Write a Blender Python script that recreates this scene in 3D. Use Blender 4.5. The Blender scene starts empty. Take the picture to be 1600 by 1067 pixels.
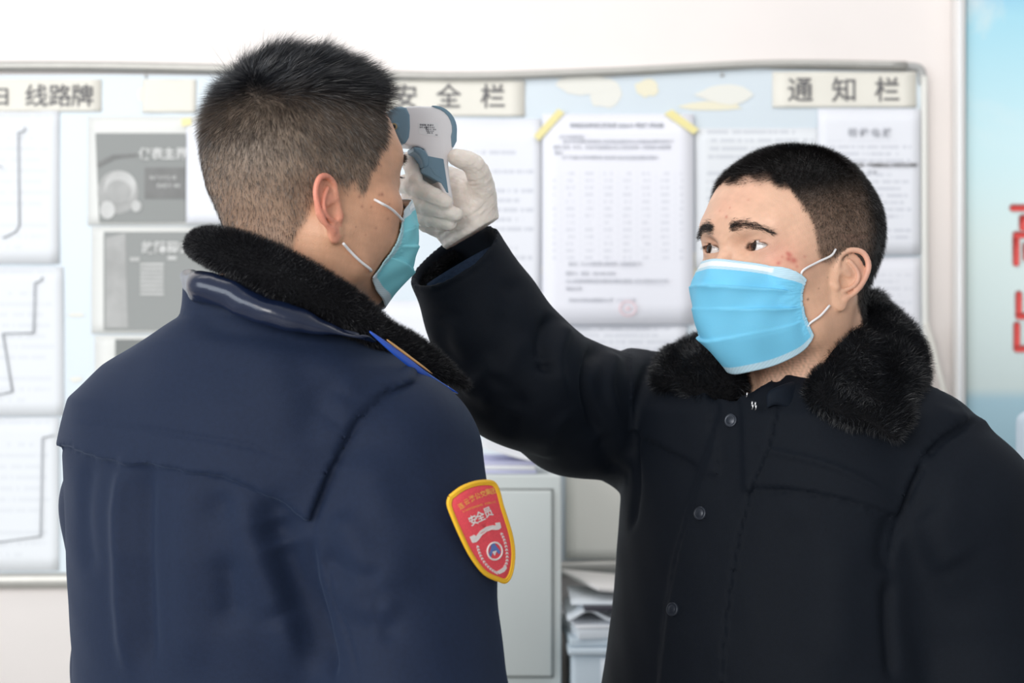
import bpy, math, random
import numpy as np
from mathutils import Vector, Matrix
rng = np.random.default_rng(7); random.seed(7)
C = bpy.context.scene.collection
SC = bpy.context.scene
F = 2667.0; CAMZ = 1.45
def P(px, py, d):
    """point seen at pixel (px,py) of the 1600x1067 photograph, d metres from the camera plane"""
    return np.array([(px-800)*d/F, d, CAMZ+(533.5-py)*d/F])

# ---------------------------------------------------------------- camera, light, exposure
cam_d = bpy.data.cameras.new('camera'); cam = bpy.data.objects.new('camera', cam_d); C.objects.link(cam)
cam.location = (0, 0, CAMZ); cam.rotation_euler = (math.pi/2, 0, 0)
cam_d.sensor_width = 36; cam_d.lens = 60.0; cam_d.clip_start = 0.05
cam_d.dof.use_dof = True; cam_d.dof.focus_distance = 1.67; cam_d.dof.aperture_fstop = 5.6
SC.camera = cam
SC.view_settings.view_transform = 'Standard'; SC.view_settings.look = 'None'
SC.view_settings.exposure = 0.0; SC.view_settings.gamma = 1.0; SC.view_settings.use_curve_mapping = False
w = bpy.data.worlds.new('daylight'); SC.world = w; w.use_nodes = True
w.node_tree.nodes['Background'].inputs[0].default_value = (0.93, 0.965, 1.0, 1)
w.node_tree.nodes['Background'].inputs[1].default_value = 0.56
def area(name, loc, target, size, power, col):
    l = bpy.data.lights.new(name, 'AREA'); l.shape = 'RECTANGLE'; l.size, l.size_y = size; l.energy = power; l.color = col
    o = bpy.data.objects.new(name, l); C.objects.link(o); o.location = loc
    o.rotation_euler = (Vector(target)-Vector(loc)).to_track_quat('-Z', 'Y').to_euler(); return o
area('window_light_side', (-2.9, 0.1, 1.9), (0.1, 1.7, 1.4), (1.9, 1.6), 42, (0.84, 0.92, 1.0))
area('window_light_front', (-1.7, -1.8, 2.2), (0.2, 2.0, 1.4), (2.2, 1.5), 100, (1.0, 0.975, 0.94))
area('wall_fill_light', (0.0, 2.0, 2.75), (0.0, 2.95, 1.2), (2.6, 0.5), 9, (1.0, 0.97, 0.95))  # added fill lamp with no visible fixture, brightens the back wall

# ---------------------------------------------------------------- materials
def mat(name, col, rough=0.6, spec=0.5, metal=0.0, noise=0.0, nscale=40.0, bump=0.0, bscale=200.0, sheen=0.0, coat=0.0, attr=None, sss=0.0, aniso=0.0, trans=0.0, sheencol=None, ior=None):
    m = bpy.data.materials.new(name); m.use_nodes = True; nt = m.node_tree; b = nt.nodes['Principled BSDF']
    b.inputs['Base Color'].default_value = (*col, 1); b.inputs['Roughness'].default_value = rough
    b.inputs['Specular IOR Level'].default_value = spec; b.inputs['Metallic'].default_value = metal
    b.inputs['Sheen Weight'].default_value = sheen; b.inputs['Coat Weight'].default_value = coat
    if sheencol: b.inputs['Sheen Tint'].default_value = (*sheencol, 1)
    src = None
    if attr:
        a = nt.nodes.new('ShaderNodeAttribute'); a.attribute_name = attr; src = a.outputs['Color']
    if noise:
        tc = nt.nodes.new('ShaderNodeTexCoord'); n = nt.nodes.new('ShaderNodeTexNoise')
        n.inputs['Scale'].default_value = nscale; n.inputs['Detail'].default_value = 4
        nt.links.new(tc.outputs['Object'], n.inputs['Vector'])
        mr = nt.nodes.new('ShaderNodeMapRange'); mr.inputs[1].default_value = 0.3; mr.inputs[2].default_value = 0.7
        mr.inputs[3].default_value = 1-noise; mr.inputs[4].default_value = 1+noise
        nt.links.new(n.outputs['Fac'], mr.inputs[0])
        mx = nt.nodes.new('ShaderNodeVectorMath'); mx.operation = 'SCALE'
        if src: nt.links.new(src, mx.inputs[0])
        else: mx.inputs[0].default_value = col
        nt.links.new(mr.outputs[0], mx.inputs['Scale']); src = mx.outputs[0]
    if src: nt.links.new(src, b.inputs['Base Color'])
    if bump:
        tc = nt.nodes.new('ShaderNodeTexCoord'); n = nt.nodes.new('ShaderNodeTexNoise'); n.inputs['Scale'].default_value = bscale
        n.inputs['Detail'].default_value = 3
        nt.links.new(tc.outputs['Object'], n.inputs['Vector']); bp = nt.nodes.new('ShaderNodeBump')
        bp.inputs['Strength'].default_value = bump; bp.inputs['Distance'].default_value = 0.001
        nt.links.new(n.outputs['Fac'], bp.inputs['Height']); nt.links.new(bp.outputs[0], b.inputs['Normal'])
    if sss:
        b.inputs['Subsurface Weight'].default_value = sss; b.inputs['Subsurface Radius'].default_value = (1.0, 0.35, 0.2)
        b.inputs['Subsurface Scale'].default_value = 0.004
    if trans: b.inputs['Transmission Weight'].default_value = trans
    if ior: b.inputs['IOR'].default_value = ior
    return m

# ---------------------------------------------------------------- objects
def link(name, me, parent=None, m=None, smooth=False):
    o = bpy.data.objects.new(name, me); C.objects.link(o)
    if m is not None: me.materials.append(m)
    if parent is not None: o.parent = parent
    if smooth and hasattr(me, 'polygons'):
        me.polygons.foreach_set('use_smooth', np.ones(len(me.polygons), dtype=bool))
    return o
def tag(o, label=None, cat=None, group=None, kind=None):
    for k, v in (('label', label), ('category', cat), ('group', group), ('kind', kind)):
        if v: o[k] = v
    return o
def empty(name, loc=(0, 0, 0), label=None, cat=None, group=None):
    o = bpy.data.objects.new(name, None); C.objects.link(o); o.empty_display_size = 0.05
    return tag(o, label, cat, group)
def np_mesh(name, V, Q=None, T=None, col=None, uv=None):
    me = bpy.data.meshes.new(name); V = np.ascontiguousarray(V, dtype=np.float32)
    loops = []; starts = []; totals = []; n = 0
    if Q is not None and len(Q):
        Q = np.asarray(Q, dtype=np.int32); loops.append(Q.ravel()); starts.append(np.arange(len(Q))*4); totals.append(np.full(len(Q), 4)); n = len(Q)*4
    if T is not None and len(T):
        T = np.asarray(T, dtype=np.int32); loops.append(T.ravel()); starts.append(n+np.arange(len(T))*3); totals.append(np.full(len(T), 3))
    loops = np.concatenate(loops); starts = np.concatenate(starts); totals = np.concatenate(totals)
    me.vertices.add(len(V)); me.vertices.foreach_set('co', V.ravel())
    me.loops.add(len(loops)); me.loops.foreach_set('vertex_index', loops.astype(np.int32))
    me.polygons.add(len(starts)); me.polygons.foreach_set('loop_start', starts.astype(np.int32))
    try: me.polygons.foreach_set('loop_total', totals.astype(np.int32))
    except Exception: pass
    me.update(calc_edges=True)
    if col is not None:
        a = me.color_attributes.new('Col', 'FLOAT_COLOR', 'POINT'); c = np.ones((len(V), 4), dtype=np.float32); c[:, :3] = col
        a.data.foreach_set('color', c.ravel())
    if uv is not None:
        u = me.uv_layers.new(name='UVMap'); u.data.foreach_set('uv', np.asarray(uv, dtype=np.float32)[loops].ravel())
    return me

# ---------------------------------------------------------------- signed distance volumes
def smin(a, b, k):
    if k <= 0: return np.minimum(a, b)
    h = np.maximum(k-np.abs(a-b), 0)/k
    return np.minimum(a, b)-h*h*k*0.25
class Vol:
    def __init__(s, lo, hi, h):
        s.lo = np.array(lo, float); s.h = h; s.n = np.ceil((np.array(hi)-s.lo)/h).astype(int)+1
        s.D = np.full(s.n, 0.05, dtype=np.float32)
    def sl(s, lo, hi):
        a = np.clip(np.floor((np.array(lo)-s.lo)/s.h).astype(int), 0, s.n-1); b = np.clip(np.ceil((np.array(hi)-s.lo)/s.h).astype(int)+1, 1, s.n)
        b = np.maximum(b, a+1)
        ax = [(s.lo[i]+s.h*np.arange(a[i], b[i])).astype(np.float32) for i in range(3)]
        return tuple(slice(a[i], b[i]) for i in range(3)), ax[0][:, None, None], ax[1][None, :, None], ax[2][None, None, :]
    def add(s, prim, k=0.0, m=None):
        f, lo, hi = prim; m = max(k, 0.006)+0.004 if m is None else m
        sl, x, y, z = s.sl(lo-m, hi+m); s.D[sl] = smin(s.D[sl], f(x, y, z), k); return s
    def sub(s, prim, k=0.0):
        f, lo, hi = prim; m = max(k, 0.006)+0.004
        sl, x, y, z = s.sl(lo-m, hi+m); s.D[sl] = -smin(-s.D[sl], f(x, y, z), k); return s
    def mesh(s, smooth=1):
        D = s.D; D = D.copy(); D[0] = D[-1] = 0.05; D[:, 0] = D[:, -1] = 0.05; D[:, :, 0] = D[:, :, -1] = 0.05
        S = D < 0; nx, ny, nz = D.shape
        c = np.zeros((nx-1, ny-1, nz-1), dtype=np.int8)
        for i in (0, 1):
            for j in (0, 1):
                for k in (0, 1): c += S[i:nx-1+i, j:ny-1+j, k:nz-1+k]
        act = np.argwhere((c > 0) & (c < 8)); idx = np.full(c.shape, -1, dtype=np.int32); idx[tuple(act.T)] = np.arange(len(act))
        pos = np.zeros((len(act), 3)); cnt = np.zeros(len(act))
        cs = [(i, j, k) for i in (0, 1) for j in (0, 1) for k in (0, 1)]
        val = {q: D[act[:, 0]+q[0], act[:, 1]+q[1], act[:, 2]+q[2]] for q in cs}
        for a in cs:
            for ax in range(3):
                if a[ax] == 0:
                    b = list(a); b[ax] = 1; b = tuple(b); va, vb = val[a], val[b]; mk = (va < 0) != (vb < 0)
                    t = np.where(mk, va/(va-vb+1e-12), 0)
                    p = np.array(a, float)[None]+np.zeros((len(act), 3)); p[:, ax] += t
                    pos[mk] += p[mk]; cnt[mk] += 1
        V = s.lo+(act+pos/cnt[:, None])*s.h
        quads = []
        for ax in range(3):
            o1, o2 = (ax+1) % 3, (ax+2) % 3
            A = np.moveaxis(S, ax, 0); cr = A[:-1] != A[1:]; inside = A[:-1]
            cr = np.moveaxis(cr, 0, ax); ins = np.moveaxis(inside, 0, ax)
            e = np.argwhere(cr); ok = (e[:, o1] > 0) & (e[:, o2] > 0) & (e[:, o1] < D.shape[o1]-1) & (e[:, o2] < D.shape[o2]-1); e = e[ok]
            q = []
            for d1, d2 in ((-1, -1), (0, -1), (0, 0), (-1, 0)):
                g = e.copy(); g[:, o1] += d1; g[:, o2] += d2; q.append(idx[tuple(g.T)])
            q = np.stack(q, 1); fl = ~ins[tuple(e.T)]; q[fl] = q[fl][:, ::-1]; quads.append(q)
        Q = np.concatenate(quads)
        for _ in range(smooth): V = lap(V, Q, 0.5)
        return V, Q
def lap(V, Q, f=0.5):
    n = len(V); acc = np.zeros((n, 3)); cnt = np.zeros(n)
    for i in range(4):
        a, b = Q[:, i], Q[:, (i+1) % 4]
        for k in range(3):
            acc[:, k] += np.bincount(a, V[b, k], n)+np.bincount(b, V[a, k], n)
        cnt += np.bincount(a, minlength=n)+np.bincount(b, minlength=n)
    return V*(1-f)+f*acc/np.maximum(cnt, 1)[:, None]
def normals(V, Q):
    n = np.cross(V[Q[:, 2]]-V[Q[:, 0]], V[Q[:, 3]]-V[Q[:, 1]]); N = np.zeros_like(V)
    for i in range(4):
        for k in range(3): N[:, k] += np.bincount(Q[:, i], n[:, k], len(V))
    return N/np.maximum(np.linalg.norm(N, axis=1), 1e-12)[:, None]
def largest(V, Q): return V, Q
def ell(c, r, R=None):
    c = np.array(c, float); r = np.array(r, float); R = np.eye(3) if R is None else np.array(R)   # R rows: local axes in volume space
    ext = np.sqrt(((R*r[:, None])**2).sum(0))
    def f(x, y, z):
        dx, dy, dz = x-c[0], y-c[1], z-c[2]; k0 = 0; k1 = 0
        for i in range(3):
            q = R[i, 0]*dx+R[i, 1]*dy+R[i, 2]*dz; k0 = k0+(q/r[i])**2; k1 = k1+(q/r[i]**2)**2
        k0 = np.sqrt(k0); return k0*(k0-1)/np.sqrt(k1+1e-12)
    return f, c-ext, c+ext
def cap(a, b, ra, rb=None, flat=None):
    """round cone a->b; flat=(axis, factor) squeezes the section along axis"""
    a = np.array(a, float); b = np.array(b, float); rb = ra if rb is None else rb; ab = b-a; L = (ab**2).sum()+1e-12
    if flat is not None: fa = np.array(flat[0], float); fa /= np.linalg.norm(fa); ff = flat[1]-1
    def f(x, y, z):
        dx, dy, dz = x-a[0], y-a[1], z-a[2]; t = np.clip((dx*ab[0]+dy*ab[1]+dz*ab[2])/L, 0, 1)
        ex, ey, ez = dx-t*ab[0], dy-t*ab[1], dz-t*ab[2]; q = ex*ex+ey*ey+ez*ez
        if flat is not None:
            s_ = ex*fa[0]+ey*fa[1]+ez*fa[2]; q = q+s_*s_*((1+ff)**2-1)
        return np.sqrt(q)-(ra+t*(rb-ra))
    m = max(ra, rb); return f, np.minimum(a, b)-m, np.maximum(a, b)+m
def chain(vol, pts, rad, k=0.004, ki=None, flat=None, sub=False):
    for i in range(len(pts)-1):
        pr = cap(pts[i], pts[i+1], rad[i], rad[i+1], flat)
        (vol.sub if sub else vol.add)(pr, k if (i == 0 or ki is None) else ki)
def rbox(c, hs, rd, R=None):
    c = np.array(c, float); hs = np.array(hs, float); R = np.eye(3) if R is None else np.array(R); ext = np.abs(R.T) @ hs
    def f(x, y, z):
        dx, dy, dz = x-c[0], y-c[1], z-c[2]; s_ = 0; mx = -1e9
        for i in range(3):
            q = np.abs(R[i, 0]*dx+R[i, 1]*dy+R[i, 2]*dz)-(hs[i]-rd); s_ = s_+np.maximum(q, 0)**2; mx = np.maximum(mx, q)
        return np.sqrt(s_)+np.minimum(mx, 0)-rd
    return f, c-ext, c+ext
def catmull(pts, n):
    """smooth resample of control points, n per span"""
    p = np.array(pts, float); p = np.vstack([2*p[0]-p[1], p, 2*p[-1]-p[-2]]); out = []
    for i in range(1, len(p)-2):
        t = np.linspace(0, 1, n, endpoint=False)[:, None]
        out.append(0.5*((2*p[i])+(-p[i-1]+p[i+1])*t+(2*p[i-1]-5*p[i]+4*p[i+1]-p[i+2])*t**2+(-p[i-1]+3*p[i]-3*p[i+1]+p[i+2])*t**3))
    out.append(p[-2][None]); return np.vstack(out)
def tube(pts, r, seg=8, n=6, caps=True):
    """round tube through points -> V,Q (r scalar or per-control-point)"""
    k = len(pts); p = catmull(pts, n); rr = np.interp(np.linspace(0, k-1, len(p)), np.arange(k), np.broadcast_to(r, k))
    T = np.gradient(p, axis=0); T /= np.linalg.norm(T, axis=1)[:, None]
    u = np.cross(T[0], [0.13, 0.31, 0.94]); u /= np.linalg.norm(u); V = []
    for i in range(len(p)):
        u = u-T[i]*(u@T[i]); u /= np.linalg.norm(u); v = np.cross(T[i], u)
        for j in range(seg):
            a = 2*math.pi*j/seg; V.append(p[i]+rr[i]*(u*math.cos(a)+v*math.sin(a)))
    V = np.array(V); Q = []
    for i in range(len(p)-1):
        for j in range(seg):
            Q.append((i*seg+j, i*seg+(j+1) % seg, (i+1)*seg+(j+1) % seg, (i+1)*seg+j))
    if caps:
        V = np.vstack([V, p[0], p[-1]]); a, b = len(V)-2, len(V)-1; m = (len(p)-1)*seg
        T_ = [(a, (j+1) % seg, j) for j in range(seg)]+[(b, m+j, m+(j+1) % seg) for j in range(seg)]
        return V, Q, T_
    return V, Q, None
def tube_obj(name, pts, r, m, parent=None, seg=8, n=6):
    V, Q, T = tube(pts, r, seg, n); return link(name, np_mesh(name, V, Q, T), parent, m, True)
def joined(parts):
    Vs, Qs, Ts, o = [], [], [], 0
    for V, Q, T in parts:
        Vs.append(V)
        if Q is not None and len(Q): Qs.append(np.asarray(Q)+o)
        if T is not None and len(T): Ts.append(np.asarray(T)+o)
        o += len(V)
    return np.vstack(Vs), (np.vstack(Qs) if Qs else None), (np.vstack(Ts) if Ts else None)
def box_vq(lo, hi):
    lo, hi = np.array(lo, float), np.array(hi, float)
    V = np.array([[lo[0] if i & 1 == 0 else hi[0], lo[1] if i & 2 == 0 else hi[1], lo[2] if i & 4 == 0 else hi[2]] for i in range(8)])
    Q = np.array([(0, 2, 3, 1), (4, 5, 7, 6), (0, 1, 5, 4), (2, 6, 7, 3), (0, 4, 6, 2), (1, 3, 7, 5)]); return V, Q, None
def box(name, lo, hi, m, parent=None, bev=0.0, seg=2):
    V, Q, _ = box_vq(lo, hi); o = link(name, np_mesh(name, V, Q), parent, m)
    if bev:
        b = o.modifiers.new('b', 'BEVEL'); b.width = bev; b.segments = seg; b.limit_method = 'NONE'
    return o
def extrude_poly(name, poly, t0, t1, fr, m, parent=None, bev=0.0, seg=3, smooth=True):
    """polygon in the (u,v) plane of frame fr=(origin,U,V,N), from N*t0 to N*t1"""
    o_, U, Vv, N = [np.array(q, float) for q in fr]; poly = np.array(poly, float); n = len(poly)
    A = o_+poly[:, :1]*U+poly[:, 1:]*Vv
    V = np.vstack([A+N*t0, A+N*t1]); me = bpy.data.meshes.new(name)
    faces = [tuple(range(n))[::-1], tuple(range(n, 2*n))]+[(i, (i+1) % n, n+(i+1) % n, n+i) for i in range(n)]
    me.from_pydata(V.tolist(), [], faces); me.update()
    import bmesh
    bm = bmesh.new(); bm.from_mesh(me); bmesh.ops.recalc_face_normals(bm, faces=bm.faces)
    if bev:
        bmesh.ops.bevel(bm, geom=[e for e in bm.edges if e.is_boundary is False and len(e.link_faces) == 2 and e.calc_face_angle(0) > 0.9], offset=bev, segments=seg, affect='EDGES', profile=0.5, clamp_overlap=True)
    bm.to_mesh(me); bm.free(); o = link(name, me, parent, m)
    if smooth:
        for p_ in me.polygons: p_.use_smooth = True
        try:
            for e in me.edges: pass
            me.set_sharp_from_angle(angle=0.7)
        except Exception: pass
    return o
def strands(name, R, D0, D1, L, W, m, parent, nseg=3, col=None, grav=0.0):
    """thin tapering ribbons: roots R, start dirs D0 bending to D1, lengths L, widths W"""
    n = len(R); t = np.linspace(0, 1, nseg+1); V = np.zeros((n, nseg*2+1, 3)); p = R.copy()
    d0 = D0/np.linalg.norm(D0, axis=1)[:, None]; d1 = D1/np.linalg.norm(D1, axis=1)[:, None]
    side = np.cross(d0, rng.normal(size=(n, 3))); side /= np.linalg.norm(side, axis=1)[:, None]
    for i in range(nseg+1):
        wd = W*(1-t[i]*0.85)
        if i < nseg:
            V[:, 2*i] = p+side*(wd/2)[:, None]; V[:, 2*i+1] = p-side*(wd/2)[:, None]
            d = d0*(1-t[i])+d1*t[i]; d /= np.linalg.norm(d, axis=1)[:, None]; p = p+d*(L/nseg)[:, None]
        else: V[:, 2*nseg] = p
    b = (np.arange(n)*(nseg*2+1))[:, None]
    Q = np.concatenate([b+np.array([2*i, 2*i+1, 2*i+3, 2*i+2]) for i in range(nseg-1)]) if nseg > 1 else None
    T = b+np.array([2*nseg-2, 2*nseg-1, 2*nseg])
    c = None if col is None else np.repeat(col, nseg*2+1, axis=0)
    me = np_mesh(name, V.reshape(-1, 3), Q, T, col=c); o = link(name, me, parent, m, True); o['kind'] = 'stuff'; return o
def sample(V, Q, n, wgt=None):
    """random surface points, normals and source vertex index"""
    a = np.linalg.norm(np.cross(V[Q[:, 2]]-V[Q[:, 0]], V[Q[:, 3]]-V[Q[:, 1]]), axis=1)
    if wgt is not None: a = a*wgt[Q].mean(1)
    i = rng.choice(len(Q), n, p=a/a.sum()); q = Q[i]; u = rng.random((n, 2))
    p = (V[q[:, 0]]*(1-u[:, :1])+V[q[:, 1]]*u[:, :1])*(1-u[:, 1:])+(V[q[:, 3]]*(1-u[:, :1])+V[q[:, 2]]*u[:, :1])*u[:, 1:]
    return p, q[:, 0]
def sm(x, a, b):
    t = np.clip((x-a)/(b-a), 0, 1); return t*t*(3-2*t)
def vnoise(Pn, scale, seed=0):
    """cheap smooth value noise from summed sines"""
    r = np.random.default_rng(seed); out = 0
    for i in range(7):
        k = r.normal(size=3)*scale; out = out+np.sin(Pn@k+r.random()*6.28)
    return out/3.7
# ---------------------------------------------------------------- room
WY = 3.0                                              # the back wall
def W(px, py, dy=0.0): return P(px, py, WY-dy)
M_wall = mat('wall_plaster', (0.89, 0.83, 0.80), 0.85, 0.2, noise=0.03, nscale=3.0, bump=0.15, bscale=60)
M_floor = mat('floor_tiles', (0.62, 0.60, 0.57), 0.35)
M_ceil = mat('ceiling_paint', (0.85, 0.85, 0.84), 0.9)
M_alu = mat('aluminium', (0.50, 0.49, 0.46), 0.42, metal=0.55, noise=0.04)
M_alud = mat('frame_corner_plastic', (0.42, 0.42, 0.41), 0.5)
M_board = mat('board_sheet', (0.70, 0.775, 0.83), 0.4, noise=0.03, nscale=2.5)
M_paper = mat('paper_white', (0.84, 0.85, 0.90), 0.75, noise=0.015, nscale=9)
M_cream = mat('paper_cream', (0.83, 0.80, 0.72), 0.7, noise=0.02, nscale=12)
M_ink = mat('ink', (0.16, 0.155, 0.16), 0.7)
M_inkl = mat('ink_faint', (0.50, 0.51, 0.55), 0.8)
M_tape = mat('yellow_tape', (0.86, 0.77, 0.36), 0.4)
M_metal = mat('cabinet_enamel', (0.70, 0.74, 0.72), 0.35, noise=0.02, nscale=4)
M_gap = mat('cabinet_gap', (0.30, 0.32, 0.31), 0.7)
tag(box('wall_back', (-3.2, WY, 0), (3.2, WY+0.12, 2.9), M_wall), kind='structure')
tag(box('floor', (-3.2, -3.2, -0.1), (3.2, WY+0.12, 0), M_floor), kind='structure')
M_bb = mat('baseboard_paint', (0.55, 0.52, 0.48), 0.5)
tag(box('baseboard_back', (-3.2, WY-0.014, 0.0), (3.2, WY, 0.10), M_bb, bev=0.003), kind='structure')
def doc_mat(name, rows, w, h, top=0.0, cols=0, ink=0.22, base=(0.84, 0.85, 0.90), margin=0.09, bottom=0.08, scale_w=60):
    """printed rows of small illegible text / table cells on paper; uses the sheet's own u,v"""
    m = bpy.data.materials.new(name); m.use_nodes = True; nt = m.node_tree; b = nt.nodes['Principled BSDF']; N = nt.nodes.new; Lk = nt.links.new
    b.inputs['Roughness'].default_value = 0.75
    uv = N('ShaderNodeUVMap'); sp = N('ShaderNodeSeparateXYZ'); Lk(uv.outputs[0], sp.inputs[0])
    def mth(op, a, c=None, d=None):
        n = N('ShaderNodeMath'); n.operation = op
        for i, v in enumerate((a, c, d)):
            if v is None: continue
            if hasattr(v, 'links'): Lk(v, n.inputs[i])
            else: n.inputs[i].default_value = v
        return n.outputs[0]
    u, v = sp.outputs[0], sp.outputs[1]
    rv = mth('MULTIPLY', v, rows); fr = mth('FRACT', rv); row = mth('FLOOR', rv)
    band = mth('MULTIPLY', mth('GREATER_THAN', fr, 0.30), mth('LESS_THAN', fr, 0.72))
    cmb = N('ShaderNodeCombineXYZ'); Lk(mth('MULTIPLY', u, scale_w), cmb.inputs[0]); Lk(mth('MULTIPLY', row, 7.31), cmb.inputs[1])
    nz = N('ShaderNodeTexNoise'); nz.inputs['Scale'].default_value = 1.0; nz.inputs['Detail'].default_value = 2; Lk(cmb.outputs[0], nz.inputs['Vector'])
    glyph = mth('GREATER_THAN', nz.outputs['Fac'], 0.44)
    wn = N('ShaderNodeTexWhiteNoise'); wn.noise_dimensions = '1D'; Lk(row, wn.inputs['W'])
    end = mth('LESS_THAN', u, mth('MULTIPLY_ADD', wn.outputs['Value'], 0.5, 0.55)); skip = mth('GREATER_THAN', wn.outputs['Value'], 0.12)
    k = mth('MULTIPLY', mth('MULTIPLY', band, glyph), mth('MULTIPLY', end, skip))
    if cols:
        cu = mth('FRACT', mth('MULTIPLY', u, cols)); k = mth('MULTIPLY', mth('MULTIPLY', band, glyph), mth('MULTIPLY', mth('GREATER_THAN', cu, 0.25), mth('LESS_THAN', cu, 0.72)))
        gl = mth('MAXIMUM', mth('LESS_THAN', cu, 0.04), mth('LESS_THAN', fr, 0.06)); k = mth('MAXIMUM', k, mth('MULTIPLY', gl, 0.45))
    for a, op, val in ((u, 'GREATER_THAN', margin), (u, 'LESS_THAN', 1-margin), (v, 'LESS_THAN', 1-top), (v, 'GREATER_THAN', bottom)):
        k = mth('MULTIPLY', k, mth(op, a, val))
    mx = N('ShaderNodeMix'); mx.data_type = 'RGBA'; Lk(mth('MULTIPLY', k, ink*0.8), mx.inputs[0]); mx.inputs[6].default_value = (*base, 1); mx.inputs[7].default_value = (0.22, 0.24, 0.32, 1)
    Lk(mx.outputs[2], b.inputs['Base Color']); return m
def sheet(name, x0, y0, x1, y1, dy, m, parent=None, curl=0.006, skew=0.0, n=10, ph=0.0):
    """a sheet of paper with thickness, slightly lifted; pixel corners on the wall plane"""
    d = WY-dy; V = []; uv = []
    for j in range(n+1):
        for i in range(n+1):
            u, v = i/n, j/n; p = P(x0+(x1-x0)*u+skew*v, y1+(y0-y1)*v, d)
            p[1] -= curl*(0.5+0.5*math.sin(3.1*u+ph))*(1-v)**2+0.0008*math.sin(9*u+5*v+ph); V.append(p); uv.append((u, v))
    Q = [(j*(n+1)+i, j*(n+1)+i+1, (j+1)*(n+1)+i+1, (j+1)*(n+1)+i) for j in range(n) for i in range(n)]
    me = np_mesh(name, np.array(V), Q, uv=uv); o = link(name, me, parent, m, True)
    s_ = o.modifiers.new('t', 'SOLIDIFY'); s_.thickness = 0.0006; s_.offset = -1; return o
def flat_poly(name, pts, dy, m, parent=None, th=0.0005):
    V = [P(a, b, WY-dy) for a, b in pts]; n = len(V); me = bpy.data.meshes.new(name)
    me.from_pydata([v.tolist() for v in V], [], [tuple(range(n))[::-1]]); me.update(); o = link(name, me, parent, m)
    s_ = o.modifiers.new('t', 'SOLIDIFY'); s_.thickness = th; s_.offset = 0; return o
def text(name, s, px, py, size_px, d, m, parent=None, bold=0.0, rot=0.0, sx=1.0, gap=1.0):
    """a line of lettering standing on a vertical plane at depth d; px,py = left baseline"""
    c = bpy.data.curves.new(name, 'FONT'); c.body = s; c.size = size_px*d/F; c.extrude = 0.0002; c.offset = bold*d/F; c.space_character = gap; c.resolution_u = 3
    o = bpy.data.objects.new(name, c); C.objects.link(o); c.materials.append(m)
    o.location = P(px, py, d); o.rotation_euler = (math.pi/2, rot, 0); o.scale = (sx, 1, 1)
    if parent is not None: o.parent = parent
    return o
# the notice board: bowed aluminium frame round a pale blue sheet
bd = empty('notice_board', W(720, 905), 'wide aluminium-framed notice board with pale blue backing on the back wall', 'notice board')
BY = WY-0.014
def at(px, py, dy=0.0): return P(px, py, BY-dy)
flat = [(-140, 118), (180, 116), (430, 118), (700, 128), (960, 120), (1180, 108), (1440, 112), (1440, 876), (980, 884), (500, 892), (-140, 900)]
V = [P(a, b, BY) for a, b in flat]; me = bpy.data.meshes.new('backing_sheet'); nb = len(V)
me.from_pydata([v.tolist() for v in V]+[(v+np.array([0, 0.012, 0])).tolist() for v in V], [], [tuple(range(nb))[::-1], tuple(range(nb, 2*nb))]+[(i, (i+1) % nb, nb+(i+1) % nb, nb+i) for i in range(nb)])
link('backing_sheet', me, bd, M_board)
def rail(name, pts, wpx, m, hgt=0.012):
    """flat aluminium profile along points; wpx wide on the wall"""
    p = catmull(pts, 8); V = []; T = np.gradient(p, axis=0); T /= np.linalg.norm(T, axis=1)[:, None]; hw = wpx*BY/F/2
    prof = [(-hw, 0.012), (-hw, -hgt*0.6), (-hw*0.6, -hgt), (hw*0.6, -hgt), (hw, -hgt*0.6), (hw, 0.012)]
    for i in range(len(p)):
        s_ = np.cross(T[i], [0, 1, 0]); s_ /= np.linalg.norm(s_)
        for a, b in prof: V.append(p[i]+s_*a+np.array([0, b, 0]))
    k = 6; Q = [(i*k+j, (i+1)*k+j, (i+1)*k+(j+1) % k, i*k+(j+1) % k) for i in range(len(p)-1) for j in range(k)]
    T2 = [(0, 1, 2), (0, 2, 3), (0, 3, 4), (0, 4, 5)]; e = (len(p)-1)*k; T2 += [(e, e+b, e+a) for _, a, b in T2]
    return link(name, np_mesh(name, np.array(V), Q, T2), bd, m)
rail('top_rail', [at(-140, 104), at(150, 104), at(420, 110), at(700, 120), at(950, 113), at(1200, 101), at(1415, 103)], 13, M_alu)
rail('bottom_rail', [at(-140, 908), at(200, 905), at(600, 897), at(980, 886), at(1440, 884)], 24, M_alu)
M_cream2 = mat('frame_enamel', (0.80, 0.79, 0.74), 0.4)
rail('side_rail', [at(1443, 120), at(1444, 400), at(1446, 650), at(1446, 880)], 10, M_cream2)
V_, Q_, T_ = joined([tube([at(1412, 104), at(1432, 105), at(1440, 112), at(1442, 132)], [0.0075]*4, 10, 4)])
link('frame_corner', np_mesh('frame_corner', V_, Q_, T_), bd, M_alud, True)
for px, py in ((228, 119), (639, 124), (1128, 117)):
    sc = box('screw', at(px-2.2, py+2.2, 0.004), at(px+2.2, py-2.2, -0.002), M_alud, bd, 0.0006)
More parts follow.
